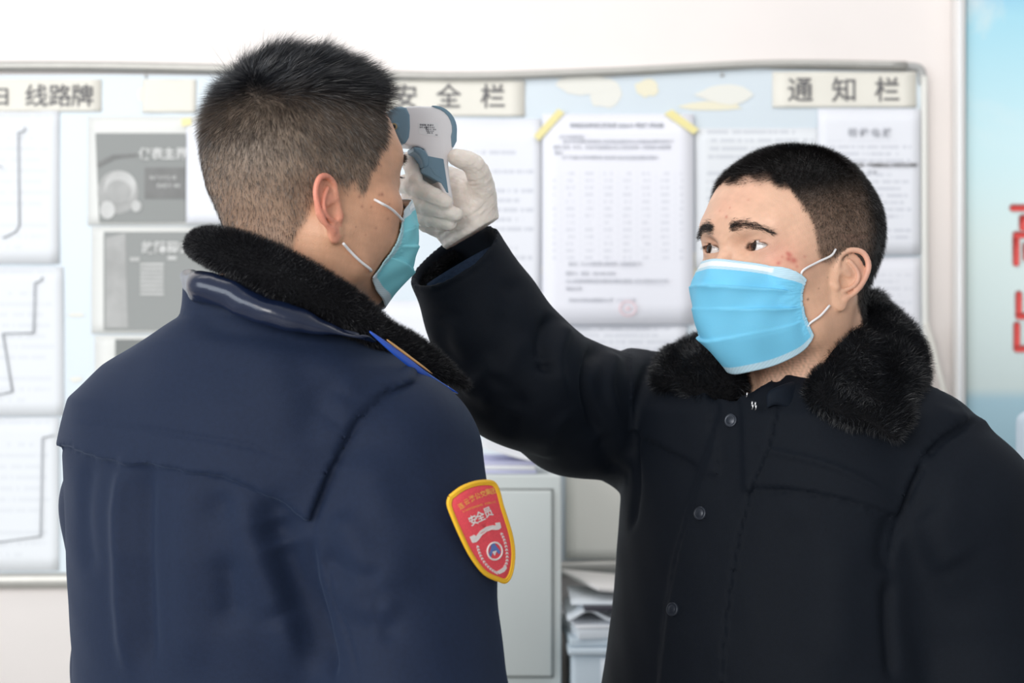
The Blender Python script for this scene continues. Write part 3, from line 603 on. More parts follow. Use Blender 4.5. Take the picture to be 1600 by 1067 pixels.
def build_head(h, wide=1.0, neck_to=(-0.055, -0.20), neck_r=0.060, ear=None, chin=0.0, eyes=True, smooth=1):
    v = Vol((-0.115, -0.125, -0.235), (0.115, 0.140, 0.135), h); X = wide; ear = ear or {}
    v.add(ell((0, -0.010, 0.030), (0.077*X, 0.096, 0.084)), 0)
    v.add(ell((0, -0.030, 0.010), (0.072*X, 0.074, 0.070)), 0.02)
    v.add(ell((0, 0.028, 0.006), (0.067*X, 0.064, 0.072)), 0.03)          # forehead / face block
    v.add(ell((0, 0.036, -0.055), (0.054*X, 0.050, 0.055)), 0.03)         # lower face
    for s in (-1, 1):
        v.add(cap((s*0.057*X, 0.004, -0.055), (s*0.050*X, 0.018, -0.082), 0.014, 0.014), 0.025)
        v.add(cap((s*0.050*X, 0.018, -0.082), (s*0.014, 0.076-chin, -0.104), 0.014, 0.014), 0.022)
        v.add(ell((s*0.050*X, 0.032, -0.045), (0.017, 0.034, 0.034)), 0.020)    # cheek
        v.add(ell((s*0.048*X, 0.052, -0.026), (0.020, 0.022, 0.015)), 0.016)    # cheekbone
        v.add(cap((s*0.012, 0.083, 0.021), (s*0.046, 0.066, 0.024), 0.011, 0.009), 0.016)    # brow
        v.add(ell((s*0.026, 0.072, -0.062), (0.024, 0.022, 0.024)), 0.016)
    v.add(ell((0, 0.080, -0.072), (0.026, 0.018, 0.022)), 0.014)          # mouth mound
    v.add(ell((0, 0.079-chin, -0.106), (0.020, 0.014, 0.014)), 0.014)          # chin
    for s in (-1, 1): v.sub(ell((s*0.031, 0.096, 0.001), (0.019, 0.018, 0.0105)), 0.012)      # orbits
    ns = catmull([(0, 0.080, 0.010), (0, 0.088, -0.006), (0, 0.101, -0.026), (0, 0.1075, -0.039)], 3)
    chain(v, ns, np.linspace(0.0065, 0.0105, len(ns)), 0.010, 0.004)
    for s in (-1, 1): v.add(ell((s*0.0125, 0.097, -0.042), (0.0075, 0.009, 0.0075)), 0.005)
    for s in (-1, 1):
        v.sub(ell((s*0.0065, 0.098, -0.0505), (0.0035, 0.0055, 0.003)), 0.002)
    v.add(ell((0, 0.092, -0.067), (0.022, 0.009, 0.005)), 0.004); v.add(ell((0, 0.0905, -0.078), (0.019, 0.009, 0.006)), 0.004)
    v.sub(cap((-0.022, 0.098, -0.0725), (0.022, 0.098, -0.0725), 0.0018), 0.002)
    # neck
    a = np.array((0, -0.022, -0.045)); b = np.array((0, neck_to[0], neck_to[1]))
    v.add(cap(a, b, neck_r*0.93, neck_r*1.05), 0.026)
    for s in (-1, 1): v.add(cap((s*0.058, -0.012, -0.055), (s*0.020, 0.012, -0.195), 0.012, 0.012), 0.022)
    v.add(ell((0, 0.020, -0.150), (0.012, 0.014, 0.018)), 0.02)
    for s in (-1, 1):
        if eyes:
            c = np.array((s*EYX, EYY, 0.0)); v.add(ell(c, (0.0142, 0.0142, 0.0142)), 0.006)
            # palpebral opening: an almond, outer corner slightly raised
            tl = 0.10*s; ca, sa = math.cos(tl), math.sin(tl)
            def op(x, y, z, c=c, ca=ca, sa=sa):
                dx = (x-c[0])*ca+(z-c[2])*sa; dz = -(x-c[0])*sa+(z-c[2])*ca
                u = np.sqrt(dx*dx+(dz+0.0205)**2)-0.0248; l = np.sqrt(dx*dx+(dz-0.0250)**2)-0.0286
                return np.maximum(np.maximum(u, l), c[1]+0.002-y)
            v.sub((op, c-np.array((0.018, 0.0, 0.008)), c+np.array((0.018, 0.026, 0.008))), 0.0012)
            v.sub(ell(c, (EYR+0.0002,)*3), 0.0)
            v.sub(cap(c+np.array((-s*0.010, 0.0145, 0.0052)), c+np.array((s*0.012, 0.0100, 0.0066)), 0.0009), 0.0012)    # lid fold
    bare = v.D.copy()
    for s in (-1, 1): ear_parts(v, s, **ear)
    V, Q = v.mesh(smooth); g = np.clip(np.round((V-v.lo)/v.h).astype(int), 0, v.n-1); em = (bare[tuple(g.T)] > 0.0022) & (np.abs(V[:, 0]) > 0.06)
    return V, Q, em, (v.lo, v.h, bare)
def eyeball(fr, s, gaze, parent, name='eye'):
    """white ball with iris and pupil discs curved on the cornea, looking along gaze (local)"""
    c = np.array((s*EYX, EYY, 0.0)); g = np.array(gaze, float); g /= np.linalg.norm(g)
    u = np.cross(g, [0, 0, 1]); u /= np.linalg.norm(u); w_ = np.cross(u, g); V = []; col = []; nr, ns = 24, 32
    for i in range(nr+1):
        th = math.pi*(i/nr)**1.5
        for j in range(ns):
            a = 2*math.pi*j/ns; r = EYR*(1.0+0.035*math.exp(-(th/0.42)**4)); d = g*math.cos(th)+(u*math.cos(a)+w_*math.sin(a))*math.sin(th)
            V.append(c+d*r); col.append((0.008, 0.006, 0.006) if th < 0.19 else (0.022, 0.012, 0.009) if th < 0.49 else (0.030, 0.018, 0.014) if th < 0.55 else (0.78, 0.74, 0.72))
    Q = [(i*ns+j, (i+1)*ns+j, (i+1)*ns+(j+1) % ns, i*ns+(j+1) % ns) for i in range(nr) for j in range(ns)]
    return link(name, np_mesh(name, to_world(fr, np.array(V)), Q, col=np.array(col)), parent, M_eye, True)
M_eye = mat('eye_wet', (0.8, 0.8, 0.8), 0.06, 0.6, attr='Col')
M_skin = mat('skin', (0.7, 0.45, 0.33), 0.46, 0.42, attr='Col', noise=0.07, nscale=55, bump=0.35, bscale=900, sss=0.12)
M_hair = mat('black_hair', (0.012, 0.012, 0.015), 0.34, 0.6, attr='Col')
def spots(V, col, lst, tint):
    for c, r, k in lst:
        d = np.linalg.norm(V-np.array(c), axis=1); a = (k*np.exp(-(d/r)**2))[:, None]; col[:] = col*(1-a)+np.array(tint)*a
def ray_hit(V, fr, px, py):
    """local point of the head mesh nearest the camera along pixel (px,py): used to place moles and blemishes"""
    Wd = to_world(fr, V); x = 800+Wd[:, 0]*F/Wd[:, 1]; y = 533.5-(Wd[:, 2]-CAMZ)*F/Wd[:, 1]
    near = (np.abs(x-px) < 5) & (np.abs(y-py) < 5); i = np.where(near)[0]
    return V[i[np.argmin(Wd[i, 1])]] if len(i) else np.array((9., 9, 9))
# ---------------------------------------------------------------- shared people helpers
def proj(V):
    return 800+V[:, 0]*F/V[:, 1], 533.5-(V[:, 2]-CAMZ)*F/V[:, 1]
class Surf:
    """a finished surface to stand things on: nearest point to the camera at a pixel"""
    def __init__(s, V, Q): s.V, s.Q = V, Q; s.N = normals(V, Q); s.x, s.y = proj(V)
    def at(s, px, py, r=6):
        d2 = (s.x-px)**2+(s.y-py)**2; i = np.where(d2 < r*r)[0]
        while len(i) == 0 and r < 80: r *= 1.6; i = np.where(d2 < r*r)[0]
        i = i[np.argsort(s.V[i, 1])[:max(1, len(i)//3)]]; i = i[np.argsort(d2[i])[:6]]; dd = s.V[i, 1].mean(); n = s.N[i].mean(0)
        return P(px, py, dd), n/np.linalg.norm(n)
    def line(s, pts, lift=0.0, r=6, n=4):
        q = catmull([(a, b, 0) for a, b in pts], n); return [(lambda t: t[0]+t[1]*lift)(s.at(a, b, r)) for a, b, _ in q]
def seg_dist(V, pts):
    pts = np.array(pts); best = np.full(len(V), 9.0)
    for a, b in zip(pts[:-1], pts[1:]):
        ab = b-a; t = np.clip(((V-a)@ab)/(ab@ab+1e-12), 0, 1); best = np.minimum(best, np.linalg.norm(V-a-t[:, None]*ab, axis=1))
    return best
def fold(V, N, pts, width, amp, taper=True):
    """push the surface along its normal near a 3-D polyline (crease < 0, ridge > 0)"""
    pts = np.array(pts, float); lo, hi = pts.min(0)-width*3, pts.max(0)+width*3; i = np.where(((V > lo) & (V < hi)).all(1))[0]
    if not len(i): return
    d = seg_dist(V[i], pts); a = amp*np.exp(-(d/width)**2)
    if taper:
        ax = pts[-1]-pts[0]; t = ((V[i]-pts[0])@ax)/(ax@ax+1e-9); a = a*sm(t, -0.05, 0.2)*(1-sm(t, 0.8, 1.05))
    V[i] += N[i]*a[:, None]
def loftp(zs, cx, cy, w_, d_, rb, fb, p=2.4):
    """stacked superellipse sections; w_ half width along rb, d_ half depth along fb"""
    zs = np.array(zs, float); o = np.argsort(zs); zs = zs[o]; A = [np.broadcast_to(np.array(q, float), len(o))[o] for q in (cx, cy, w_, d_)]
    def f(x, y, z):
        Z = z.ravel(); X0, Y0, W_, D_ = [np.interp(Z, zs, q)[None, None, :].astype(np.float32) for q in A]
        a = (x-X0)*rb[0]+(y-Y0)*rb[1]; b = (x-X0)*fb[0]+(y-Y0)*fb[1]
        k = (np.abs(a/W_)**p+np.abs(b/D_)**p+1e-9)**(1/p); d = (k-1)*np.minimum(W_, D_)
        e = np.maximum(zs[0]-z, z-zs[-1]); return np.maximum(d, e)
    m = max(A[2].max(), A[3].max())+0.02
    return f, np.array((A[0].min()-m, A[1].min()-m, zs[0]-0.01)), np.array((A[0].max()+m, A[1].max()+m, zs[-1]+0.01))
def strip_loft(E1, E2, th, n=6, seg=20, bulge=0.0, ends=True):
    """a padded band between two edge polylines"""
    a, b = catmull(E1, n), catmull(E2, n); k = len(a); th = np.interp(np.linspace(0, 1, k), np.linspace(0, 1, len(np.atleast_1d(th))), np.atleast_1d(th))
    c = (a+b)/2; h = (a-b)/2; T = np.gradient(c, axis=0); N = np.cross(T, h); N /= np.linalg.norm(N, axis=1)[:, None]+1e-12
    V = []; 
    for i in range(k):
        fe = math.sin(math.pi*min(1, max(0, (i+0.35)/(k-0.3))))**0.35 if ends else 1.0
        for j in range(seg):
            t = 2*math.pi*j/seg; cs, sn = math.cos(t), math.sin(t)
            V.append(c[i]+h[i]*fe*abs(cs)**0.8*np.sign(cs)+N[i]*th[i]*fe*np.sign(sn)*abs(sn)**0.8)
    V = np.array(V); Q = [(i*seg+j, i*seg+(j+1) % seg, (i+1)*seg+(j+1) % seg, (i+1)*seg+j) for i in range(k-1) for j in range(seg)]
    V = np.vstack([V, c[0], c[-1]]); m = (k-1)*seg; la, lb = len(V)-2, len(V)-1
    Q += [(la, (j+1) % seg, j, j) for j in range(0)]; T_ = [(la, (j+1) % seg, j) for j in range(seg)]+[(lb, m+j, m+(j+1) % seg) for j in range(seg)]
    return V, np.array(Q), T_
def outward(V, Q, ctr):
    N = normals(V, Q); 
    return N if (((V-ctr)*N).sum(1)).mean() > 0 else -N
M_fur = mat('black_fur', (0.010, 0.010, 0.012), 0.42, 0.5, attr='Col')
M_furb = mat('fur_backing', (0.007, 0.007, 0.008), 0.9, 0.1)
def fur(name, V, Q, n, L, W, comb, parent, lean=0.6, seed=0, col=(0.012, 0.012, 0.015), clump=0.5, flip=None):
    """short dense pile standing on a closed surface"""
    c = V.mean(0); N = normals(V, Q); N = N if flip is None else N*flip
    p, i = sample(V, Q, n); nn = N[i]; cb = np.array(comb, float)
    r = rng.normal(size=(n, 3))*0.35; cl = np.stack([vnoise(p, 90, seed), vnoise(p, 90, seed+1), vnoise(p, 90, seed+2)], 1)*clump
    d0 = nn+r*0.5+cl*0.4; d1 = nn*(1-lean)+cb*lean+r+cl
    ln = L*(0.7+0.5*rng.random(n)); cc = np.array(col)[None]*(0.6+0.9*rng.random((n, 1)))
    return strands(name, p-nn*0.001, d0, d1, ln, W*(0.7+0.6*rng.random(n)), M_fur, parent, 3, col=cc)
def hairline(p, zmin_y, zmin_z):
    return p[:, 2]-np.interp(p[:, 1], zmin_y, zmin_z)
# ---- surgical mask: pleated sheet in head space
def mask(fr, parent, U, L, mid, blue, pale, amp=0.0035, side_bow=0.006, wob=0.001, seed=3, ex=0.85, ex0=1.5, hd=None, gap=0.002):
    nu, nv = 90, 96; mid = catmull(mid, 24); V = []; col = []; U = np.array(U); L = np.array(L)
    pl = [0.30, 0.50, 0.70]
    for j in range(nv+1):
        v = j/nv; M = np.array([np.interp(v, np.linspace(0, 1, len(mid)), mid[:, k]) for k in range(3)]); S0 = U*(1-v)+L*v
        S0 = S0+np.array([0, 1, 0])*side_bow*math.sin(math.pi*v)
        for i in range(nu+1):
            u = -1+2*i/nu; a = abs(u); th = a*math.pi/2
            x = S0[0]*math.sin(th)**1.05; y = S0[1]+(M[1]-S0[1])*max(math.cos(th), 1e-6)**(ex+(ex0-ex)*max(0, 1-v*4)+0.5*max(0, v*4-3)); z = S0[2]+(M[2]-S0[2])*(1-a**1.7)
            o = 0.0
            for c_ in pl:
                t = v-(c_+0.16*(1-a)*(0.5-c_)*(-1)+0.015*math.sin(4*u+c_*9)); o += amp*(1-a**5*0.75)*(0.55+0.45*math.sin(3*u+9*c_))*math.exp(-max(t, 0)/0.055)*(1 if t >= 0 else math.exp(t/0.006))
            o += wob*(math.sin(9*u+7*v+seed)+math.sin(17*u-11*v+seed*2)*0.5)*(1-a**3)
            n = np.array([math.sin(th), math.cos(th)*1.0, 0.1]); n /= np.linalg.norm(n)
            q = np.array([x, y, z])+n*o; q[0] *= np.sign(u) if u else 1; V.append(q)
            c_ = np.array(blue)
            hem = v < 0.105 or v > 0.94; sd = a > 0.93
            if hem: c_ = np.array(pale)
            if 0.028 < v < 0.075 and a < 0.62: c_ = np.array((0.86, 0.90, 0.92))
            if sd and not hem: c_ = (np.array(blue)+np.array(pale))/2
            if (sd or (hem and not (0.028 < v < 0.075 and a < 0.62))) and (i+j) % 2 == 0: c_ = c_*0.88
            col.append(c_)
    Q = [(j*(nu+1)+i, j*(nu+1)+i+1, (j+1)*(nu+1)+i+1, (j+1)*(nu+1)+i) for j in range(nv) for i in range(nu)]
    V = np.array(V)
    if hd:                                   # lie on the face, never inside it
        lo, h_, D = hd
        for it in range(6):
            g = np.clip(np.round((V-lo)/h_).astype(int), 1, np.array(D.shape)-2); d = D[tuple(g.T)]; G_ = np.stack([D[g[:, 0]+1, g[:, 1], g[:, 2]]-D[g[:, 0]-1, g[:, 1], g[:, 2]], D[g[:, 0], g[:, 1]+1, g[:, 2]]-D[g[:, 0], g[:, 1]-1, g[:, 2]], D[g[:, 0], g[:, 1], g[:, 2]+1]-D[g[:, 0], g[:, 1], g[:, 2]-1]], 1)
            G_ /= np.linalg.norm(G_, axis=1)[:, None]+1e-9; V = V+G_*np.maximum(gap-d, 0)[:, None]
            if it % 2 == 0: V2_ = lap(V, np.array(Q), 0.35); edge = (np.abs(np.tile(np.linspace(-1, 1, nu+1), nv+1)) > 0.97); V = np.where(((d < gap+0.0015) & ~edge)[:, None], V2_, V)
    o = link('face_mask', np_mesh('face_mask', to_world(fr, V), Q, col=np.array(col)), parent, M_mask, True)
    s_ = o.modifiers.new('t', 'SOLIDIFY'); s_.thickness = 0.0014; s_.offset = 0
    return o, V
M_mask = mat('mask_fabric', (0.3, 0.6, 0.8), 0.62, 0.3, attr='Col', bump=0.25, bscale=1400, sss=0.05)
M_strap = mat('strap_elastic', (0.86, 0.85, 0.86), 0.6)
M_strap.node_tree.nodes['Principled BSDF'].inputs['Specular IOR Level'].default_value = 0.2
def cloth(name, col, sheen=0.15, rough=0.75, bump=0.3):
    m = mat(name, col, rough, 0.18, noise=0.08, nscale=260, bump=bump, bscale=1500, sheen=sheen, sheencol=(0.5, 0.65, 0.95)); return m
M_coatA = cloth('navy_twill', (0.0070, 0.0140, 0.037), 0.11, 0.66)
M_coatB = cloth('black_navy_twill', (0.0030, 0.0054, 0.0105), 0.02, 0.72)
M_trs = cloth('dark_trousers', (0.015, 0.016, 0.022)); M_shoe = mat('black_shoe', (0.012, 0.012, 0.012), 0.3)
def lower_body(name_p, c, rb, fb, parent, zh=0.92):
    """trousers and shoes down to the floor"""
    rb3 = np.array([rb[0], rb[1], 0]); fb3 = np.array([fb[0], fb[1], 0]); c3 = np.array([c[0], c[1], 0])
    v = Vol(c3+(-0.30, -0.30, 0.03), c3+(0.30, 0.30, zh+0.06), 0.008)
    v.add(ell(c3+(0, 0, zh-0.03), (0.165, 0.115, 0.11), np.array([rb3, fb3, (0, 0, 1)])), 0)
    for s in (-1, 1): chain(v, [c3+rb3*s*0.095+(0, 0, zh-0.09), c3+rb3*s*0.11+fb3*0.01+(0, 0, 0.48), c3+rb3*s*0.12+(0, 0, 0.07)], [0.095, 0.068, 0.056], 0.03, 0.01)
    V, Q = v.mesh(2); link('trousers', np_mesh('trousers', V, Q), parent, M_trs, True)
    for s in (-1, 1):
        a = c3+rb3*s*0.12; v = Vol(np.minimum(a-fb3*0.1, a+fb3*0.22)-(0.08, 0.08, 0), np.maximum(a-fb3*0.1, a+fb3*0.22)+(0.08, 0.08, 0.13), 0.005)
        chain(v, [a-fb3*0.05+(0, 0, 0.045), a+fb3*0.06+(0, 0, 0.042), a+fb3*0.17+(0, 0, 0.032)], [0.042, 0.040, 0.031], 0.01, flat=None); v.add(cap(a+(0, 0, 0.05), a+(0, 0, 0.10), 0.042, 0.045), 0.02)
        sl = v.D; V, Q = v.mesh(2); V[:, 2] = np.maximum(V[:, 2], 0.002); link('shoe', np_mesh('shoe', V, Q), parent, M_shoe, True)
def skin_body(fr, hv, hq, col, c, rb, fb, shz, arms, parent, extra=None, necktop=None):
    """one body mesh: detailed head with neck, then a slim trunk, arms and legs inside the clothes"""
    rb3 = np.array([rb[0], rb[1], 0]); fb3 = np.array([fb[0], fb[1], 0]); c3 = np.array([c[0], c[1], 0])
    lo = c3+(-0.55, -0.42, 0.06); hi = c3+(0.50, 0.42, shz+0.12); v = Vol(lo, hi, 0.009)
    nb = to_world(fr, (0, -0.05, -0.19))
    chain(v, [nb, c3+(0, 0, shz-0.08)], [0.052, 0.075], 0.0)
    chain(v, [c3+(0, 0, shz-0.08), c3+(0, 0, shz-0.25), c3+(0, 0, 0.95)], [0.085, 0.095, 0.09], 0.05, flat=(rb3, 0.75))
    for s in (-1, 1): v.add(cap(c3+(0, 0, shz-0.06), c3+rb3*s*0.12+(0, 0, shz-0.06), 0.05, 0.042), 0.04)
    for a in arms: chain(v, a[0], a[1], 0.02, 0.01)
    for s in (-1, 1): chain(v, [c3+rb3*s*0.07+(0, 0, 0.90), c3+rb3*s*0.11+fb3*0.01+(0, 0, 0.48), c3+rb3*s*0.12+(0, 0, 0.09)], [0.07, 0.045, 0.035], 0.03, 0.01)
    if extra: extra(v)
    V, Q = v.mesh(2); W_, Q2, _ = joined([(to_world(fr, hv), hq, None), (V, Q, None)])
    cc = np.vstack([col, np.tile(col[len(col)//2:len(col)//2+1]*0+np.array([[0.62, 0.36, 0.26]]), (len(V), 1))])
    return link('body', np_mesh('body', W_, Q2, col=cc), parent, M_skin, True)
def relaxed_hand(v, wr, dn, fw, side):
    """hanging hand: palm and five loosely curled fingers (dn = down the forearm, fw = forwards, side = to the thumb's outer face)"""
    wr, dn, fw, side = [np.array(q, float) for q in (wr, dn, fw, side)]
    chain(v, [wr, wr+dn*0.05, wr+dn*0.085], [0.022, 0.026, 0.024], 0.01, flat=(side, 1.6))
    for k, (o, L) in enumerate(((0.030, 0.072), (0.010, 0.080), (-0.010, 0.075), (-0.030, 0.060))):
        a = wr+dn*0.088+fw*o; b = a+dn*L*0.45+side*0.006; d = b+dn*L*0.33+side*0.018; e_ = d+dn*L*0.18+side*0.018
        chain(v, [a, b, d, e_], [0.0095, 0.0088, 0.008, 0.007], 0.004, 0.001)
    a = wr+dn*0.02+fw*0.022; chain(v, [a, a+dn*0.035+fw*0.022+side*0.012, a+dn*0.065+fw*0.030+side*0.022, a+dn*0.09+fw*0.028+side*0.028], [0.013, 0.011, 0.0095, 0.008], 0.006, 0.001)
# ================================================================ the man seen from behind
y_ = math.radians(37); FA = frame(P(475, 279, 1.62), (math.cos(y_), math.sin(y_)), 0.0, 0)
manA = empty('person', (0, 0, 0), 'person seen from behind in a navy fur-collared coat with a red sleeve badge', 'person')
cA = np.array((-0.245, 1.65)); ba = math.radians(35); fbA = np.array((math.sin(ba), math.cos(ba))); rbA = np.array((math.cos(ba), -math.sin(ba)))
def A3(a, b, z): return np.array([cA[0]+rbA[0]*a+fbA[0]*b, cA[1]+rbA[1]*a+fbA[1]*b, z])
HAv, HAq, emA, hdA = build_head(0.00135, wide=1.0, chin=0.012, neck_r=0.060, ear=dict(ez=-0.012, ey=-0.004, sc=0.88, out=0.22, sw=1.12), neck_to=(-0.045, -0.17))
HAv[:, 2] = np.where(HAv[:, 2] > 0.02, 0.02+(HAv[:, 2]-0.02)*0.955, HAv[:, 2]); HAv[:, 1] = np.where(HAv[:, 1] < -0.02, -0.02+(HAv[:, 1]+0.02)*0.86, HAv[:, 1])
HLY = [-0.12, -0.095, -0.06, -0.045, -0.030, -0.018, 0.012, 0.022, 0.028, 0.036, 0.046, 0.053, 0.060, 0.072, 0.11]
HLZ = [-0.105, -0.100, -0.090, -0.070, -0.034, -0.010, -0.012, -0.020, -0.004, 0.014, 0.028, 0.040, 0.066, 0.081, 0.083]
def scalp(V, HLY, HLZ, em, fade=0.012):
    h = hairline(V, HLY, HLZ)+0.004*vnoise(V, 220, 5); ear = em
    return np.where(ear, 0, sm(h, -fade, fade))
colA = np.tile(np.array([[0.66, 0.365, 0.230]]), (len(HAv), 1)); hN = normals(HAv, HAq)
hmA = scalp(HAv, HLY, HLZ, emA, 0.009)
top = sm(HAv[:, 2], 0.045, 0.085)
stub = np.array((0.235, 0.175, 0.130))*(1-top[:, None])+np.array((0.035, 0.032, 0.034))*top[:, None]
stub = stub*(1+0.18*vnoise(HAv, 130, 9))[:, None]
k_ = (hmA*(0.55+0.45*sm(HAv[:, 2], -0.09, 0.03)))[:, None]; colA = colA*(1-k_)+stub*k_
rimr = np.exp(-((np.abs(HAv[:, 0])-0.086)/0.010)**2)*(np.abs(HAv[:, 1]+0.015) < 0.03)*(HAv[:, 2] < 0.012)*(HAv[:, 2] > -0.07)*emA
colA = colA*(1-0.62*rimr[:, None])+np.array((0.80, 0.22, 0.17))*0.62*rimr[:, None]
ck = np.exp(-((HAv-np.array((0.055, 0.05, -0.03)))**2).sum(1)/0.03**2)[:, None]; colA = colA*(1-0.3*ck)+np.array((0.62, 0.27, 0.17))*0.3*ck
colA *= (1+0.05*vnoise(HAv, 160, 2)+0.03*vnoise(HAv, 500, 3))[:, None]
for px, py, r, k in ((602, 302, 0.0012, .7), (597, 300, 0.0010, .5), (570, 318, 0.0010, .6), (610, 345, 0.0009, .5), (600, 262, 0.0009, .4), (592, 360, 0.0009, .4), (575, 370, 0.0008, .4), (560, 350, 0.0008, .4), (585, 325, 0.0008, .5), (566, 312, 0.0013, .6), (612, 318, 0.0008, .5)):
    spots(HAv, colA, [(ray_hit(HAv, FA, px, py), r*1.3, k)], (0.26, 0.10, 0.07))
armA = [A3(0.18, 0.0, 1.33), A3(0.205, -0.02, 1.06), A3(0.20, 0.06, 0.83)]
armA2 = [A3(-0.17, 0.02, 1.34), A3(-0.20, 0.05, 1.08), A3(-0.19, 0.16, 0.86)]
def handsA(v):
    relaxed_hand(v, armA[2], (0, 0, -1), (*fbA, 0), (-rbA[0], -rbA[1], 0)); relaxed_hand(v, armA2[2], (0, 0, -1), (*fbA, 0), (*rbA, 0))
skin_body(FA, HAv, HAq, colA, cA, rbA, fbA, 1.42, [(armA, [0.045, 0.038, 0.026]), (armA2, [0.045, 0.038, 0.026])], manA, handsA)
for s in (-1, 1): eyeball(FA, s, (0.0, 1, 0.05), manA)
# --- hair
def brow(fr, V, s, parent, n=420, cols=(0.02, 0.016, 0.014), cp=None):
    pts = catmull(cp or [(s*0.014, 0.0, 0.0175), (s*0.026, 0.0, 0.0225), (s*0.040, 0.0, 0.0225), (s*0.052, 0.0, 0.0165)], 8); t = rng.random(n)**1.3; j = np.clip((t*(len(pts)-1)).astype(int), 0, len(pts)-1)
    q = pts[j].copy(); wd = 0.0058*(1-0.6*t)*(0.6+0.4*np.minimum(t*6, 1)); q[:, 2] += rng.normal(size=n)*wd*0.55; q[:, 0] += rng.normal(size=n)*0.001
    k = (V[:, 1] > 0.03) & (np.abs(V[:, 2]-0.02) < 0.014) & (V[:, 0]*s > 0.004); Vk = V[k]
    for i in range(n): q[i] = Vk[np.argmin((Vk[:, 0]-q[i, 0])**2+(Vk[:, 2]-q[i, 2])**2)]+(0, 0.0003, 0)
    d = np.stack([np.full(n, s*1.0), 0.25-0.3*t, 0.22-0.55*t], 1)+rng.normal(size=(n, 3))*0.15
    return strands('eyebrow', to_world(fr, q), d@fr[1], (d-(0, 0.3, 0.2))@fr[1], 0.0055+0.003*rng.random(n), np.full(n, 0.00028), M_hair, parent, 2, col=np.tile(cols, (n, 1)))
for s in (-1, 1): brow(FA, HAv, s, manA)
def lashes(fr, s, parent, n=60):
    t = np.linspace(-1, 1, n); q = np.stack([s*EYX+t*0.0125, EYY+0.0142*np.sqrt(np.clip(1-(t*0.85)**2, 0.1, 1)), 0.0042-0.0035*t*t+s*t*0.0012], 1)
    d = np.stack([t*0.5, np.full(n, 1.0), np.full(n, 0.1)], 1)+rng.normal(size=(n, 3))*0.12
    return strands('eyelashes', to_world(fr, q), (d-(0, 0, 0.5))@fr[1], (d+(0, 0, 0.5))@fr[1], np.full(n, 0.0060), np.full(n, 0.00026), M_hair, parent, 2, col=np.full((n, 3), 0.01))
for s in (-1, 1): lashes(FA, s, manA)
n = 62000; p, i = sample(HAv, HAq, n, hmA**1.5*(0.55+sm(HAv[:, 2], -0.04, 0.05))*(1+0.6*sm(HAv[:, 2], 0.05, 0.09))); nn = hN[i]; h = hmA[i]
tp = sm(p[:, 2]+0.25*np.clip(-p[:, 1]-0.03, 0, 1), 0.056, 0.088)*sm(p[:, 1], -0.085, -0.045)
tp2 = sm(p[:, 2], 0.052, 0.080)
wh = np.array((0.020, -0.062, 0.085)); fl = p-wh; fl -= nn*(fl*nn).sum(1)[:, None]; fl /= np.linalg.norm(fl, axis=1)[:, None]+1e-9
dn = np.array((0, -0.15, -1.0))[None]-nn*(nn@np.array((0, -0.15, -1.0)))[:, None]; fl = fl*0.7+dn*0.5*(1-tp[:, None])
fwd = np.array((0.35, 1.0, 0.05)); cl = np.stack([vnoise(p, 110, 21), vnoise(p, 110, 22), vnoise(p, 110, 23)], 1); r3 = rng.normal(size=(n, 3))
d0 = nn*(0.55+0.35*tp[:, None])+fl*(1-tp[:, None])+tp[:, None]*(0.75*fwd)+r3*0.18+cl*0.16
d1 = nn*0.12+fl*(1-tp[:, None])+tp[:, None]*(fwd*1.0+np.array((0, 0, 0.05)))+r3*0.10+cl*0.30*(0.4+tp[:, None])
cid = np.floor(p/0.0065).astype(int); hsh = (cid[:, 0]*73856093 ^ cid[:, 1]*19349663 ^ cid[:, 2]*83492791) % 9973; tb = np.random.default_rng(3).normal(size=(9973, 3))*0.33
d1 += (tb[hsh]+((cid+0.5)*0.0065-p)/0.010)*tp[:, None]*np.array((1, 1, .8)); d0 += tb[hsh]*0.5*tp[:, None]
bk = sm(-p[:, 1], 0.05, 0.09)*sm(p[:, 2], 0.02, 0.07)
d0 += bk[:, None]*nn*0.7; d1 += bk[:, None]*(nn*0.8)
L = 0.0055+0.004*sm(p[:, 2], 0.0, 0.05)+0.010*bk+tp*(0.022+0.001*sm(p[:, 1], 0.0, 0.06)); L *= 0.75+0.5*rng.random(n); L *= 0.45+0.55*h
cc = np.array((0.050, 0.038, 0.032))[None]*(1-tp2[:, None])+np.array((0.009, 0.010, 0.014))[None]*tp2[:, None]; cc = cc*(0.6+0.8*rng.random((n, 1)))
brn = (rng.random(n) < 0.22)*(1-tp2); cc = cc*(1-brn[:, None])+np.array((0.16, 0.115, 0.085))*brn[:, None]
strands('hair', to_world(FA, p), d0@FA[1], d1@FA[1], L, 0.00020+0.00010*rng.random(n)+0.00018*tp*(rng.random(n) < 0.5), M_hair, manA, 4, col=cc)
# a few long stray hairs at the crown
q = np.array([HAv[np.argmin(((HAv-np.array(a))**2).sum(1))] for a in [(0.0, -0.07, 0.085)]*9]); q += rng.normal(size=q.shape)*0.004
d = np.tile(np.array((-0.1, -0.6, 1.0)), (9, 1))+rng.normal(size=(9, 3))*0.2
o = strands('stray_hair', to_world(FA, q), d@FA[1], (d+(0, -0.5, -0.2))@FA[1], 0.028+0.022*rng.random(9), np.full(9, 0.00025), M_hair, manA, 4, col=np.full((9, 3), 0.02))
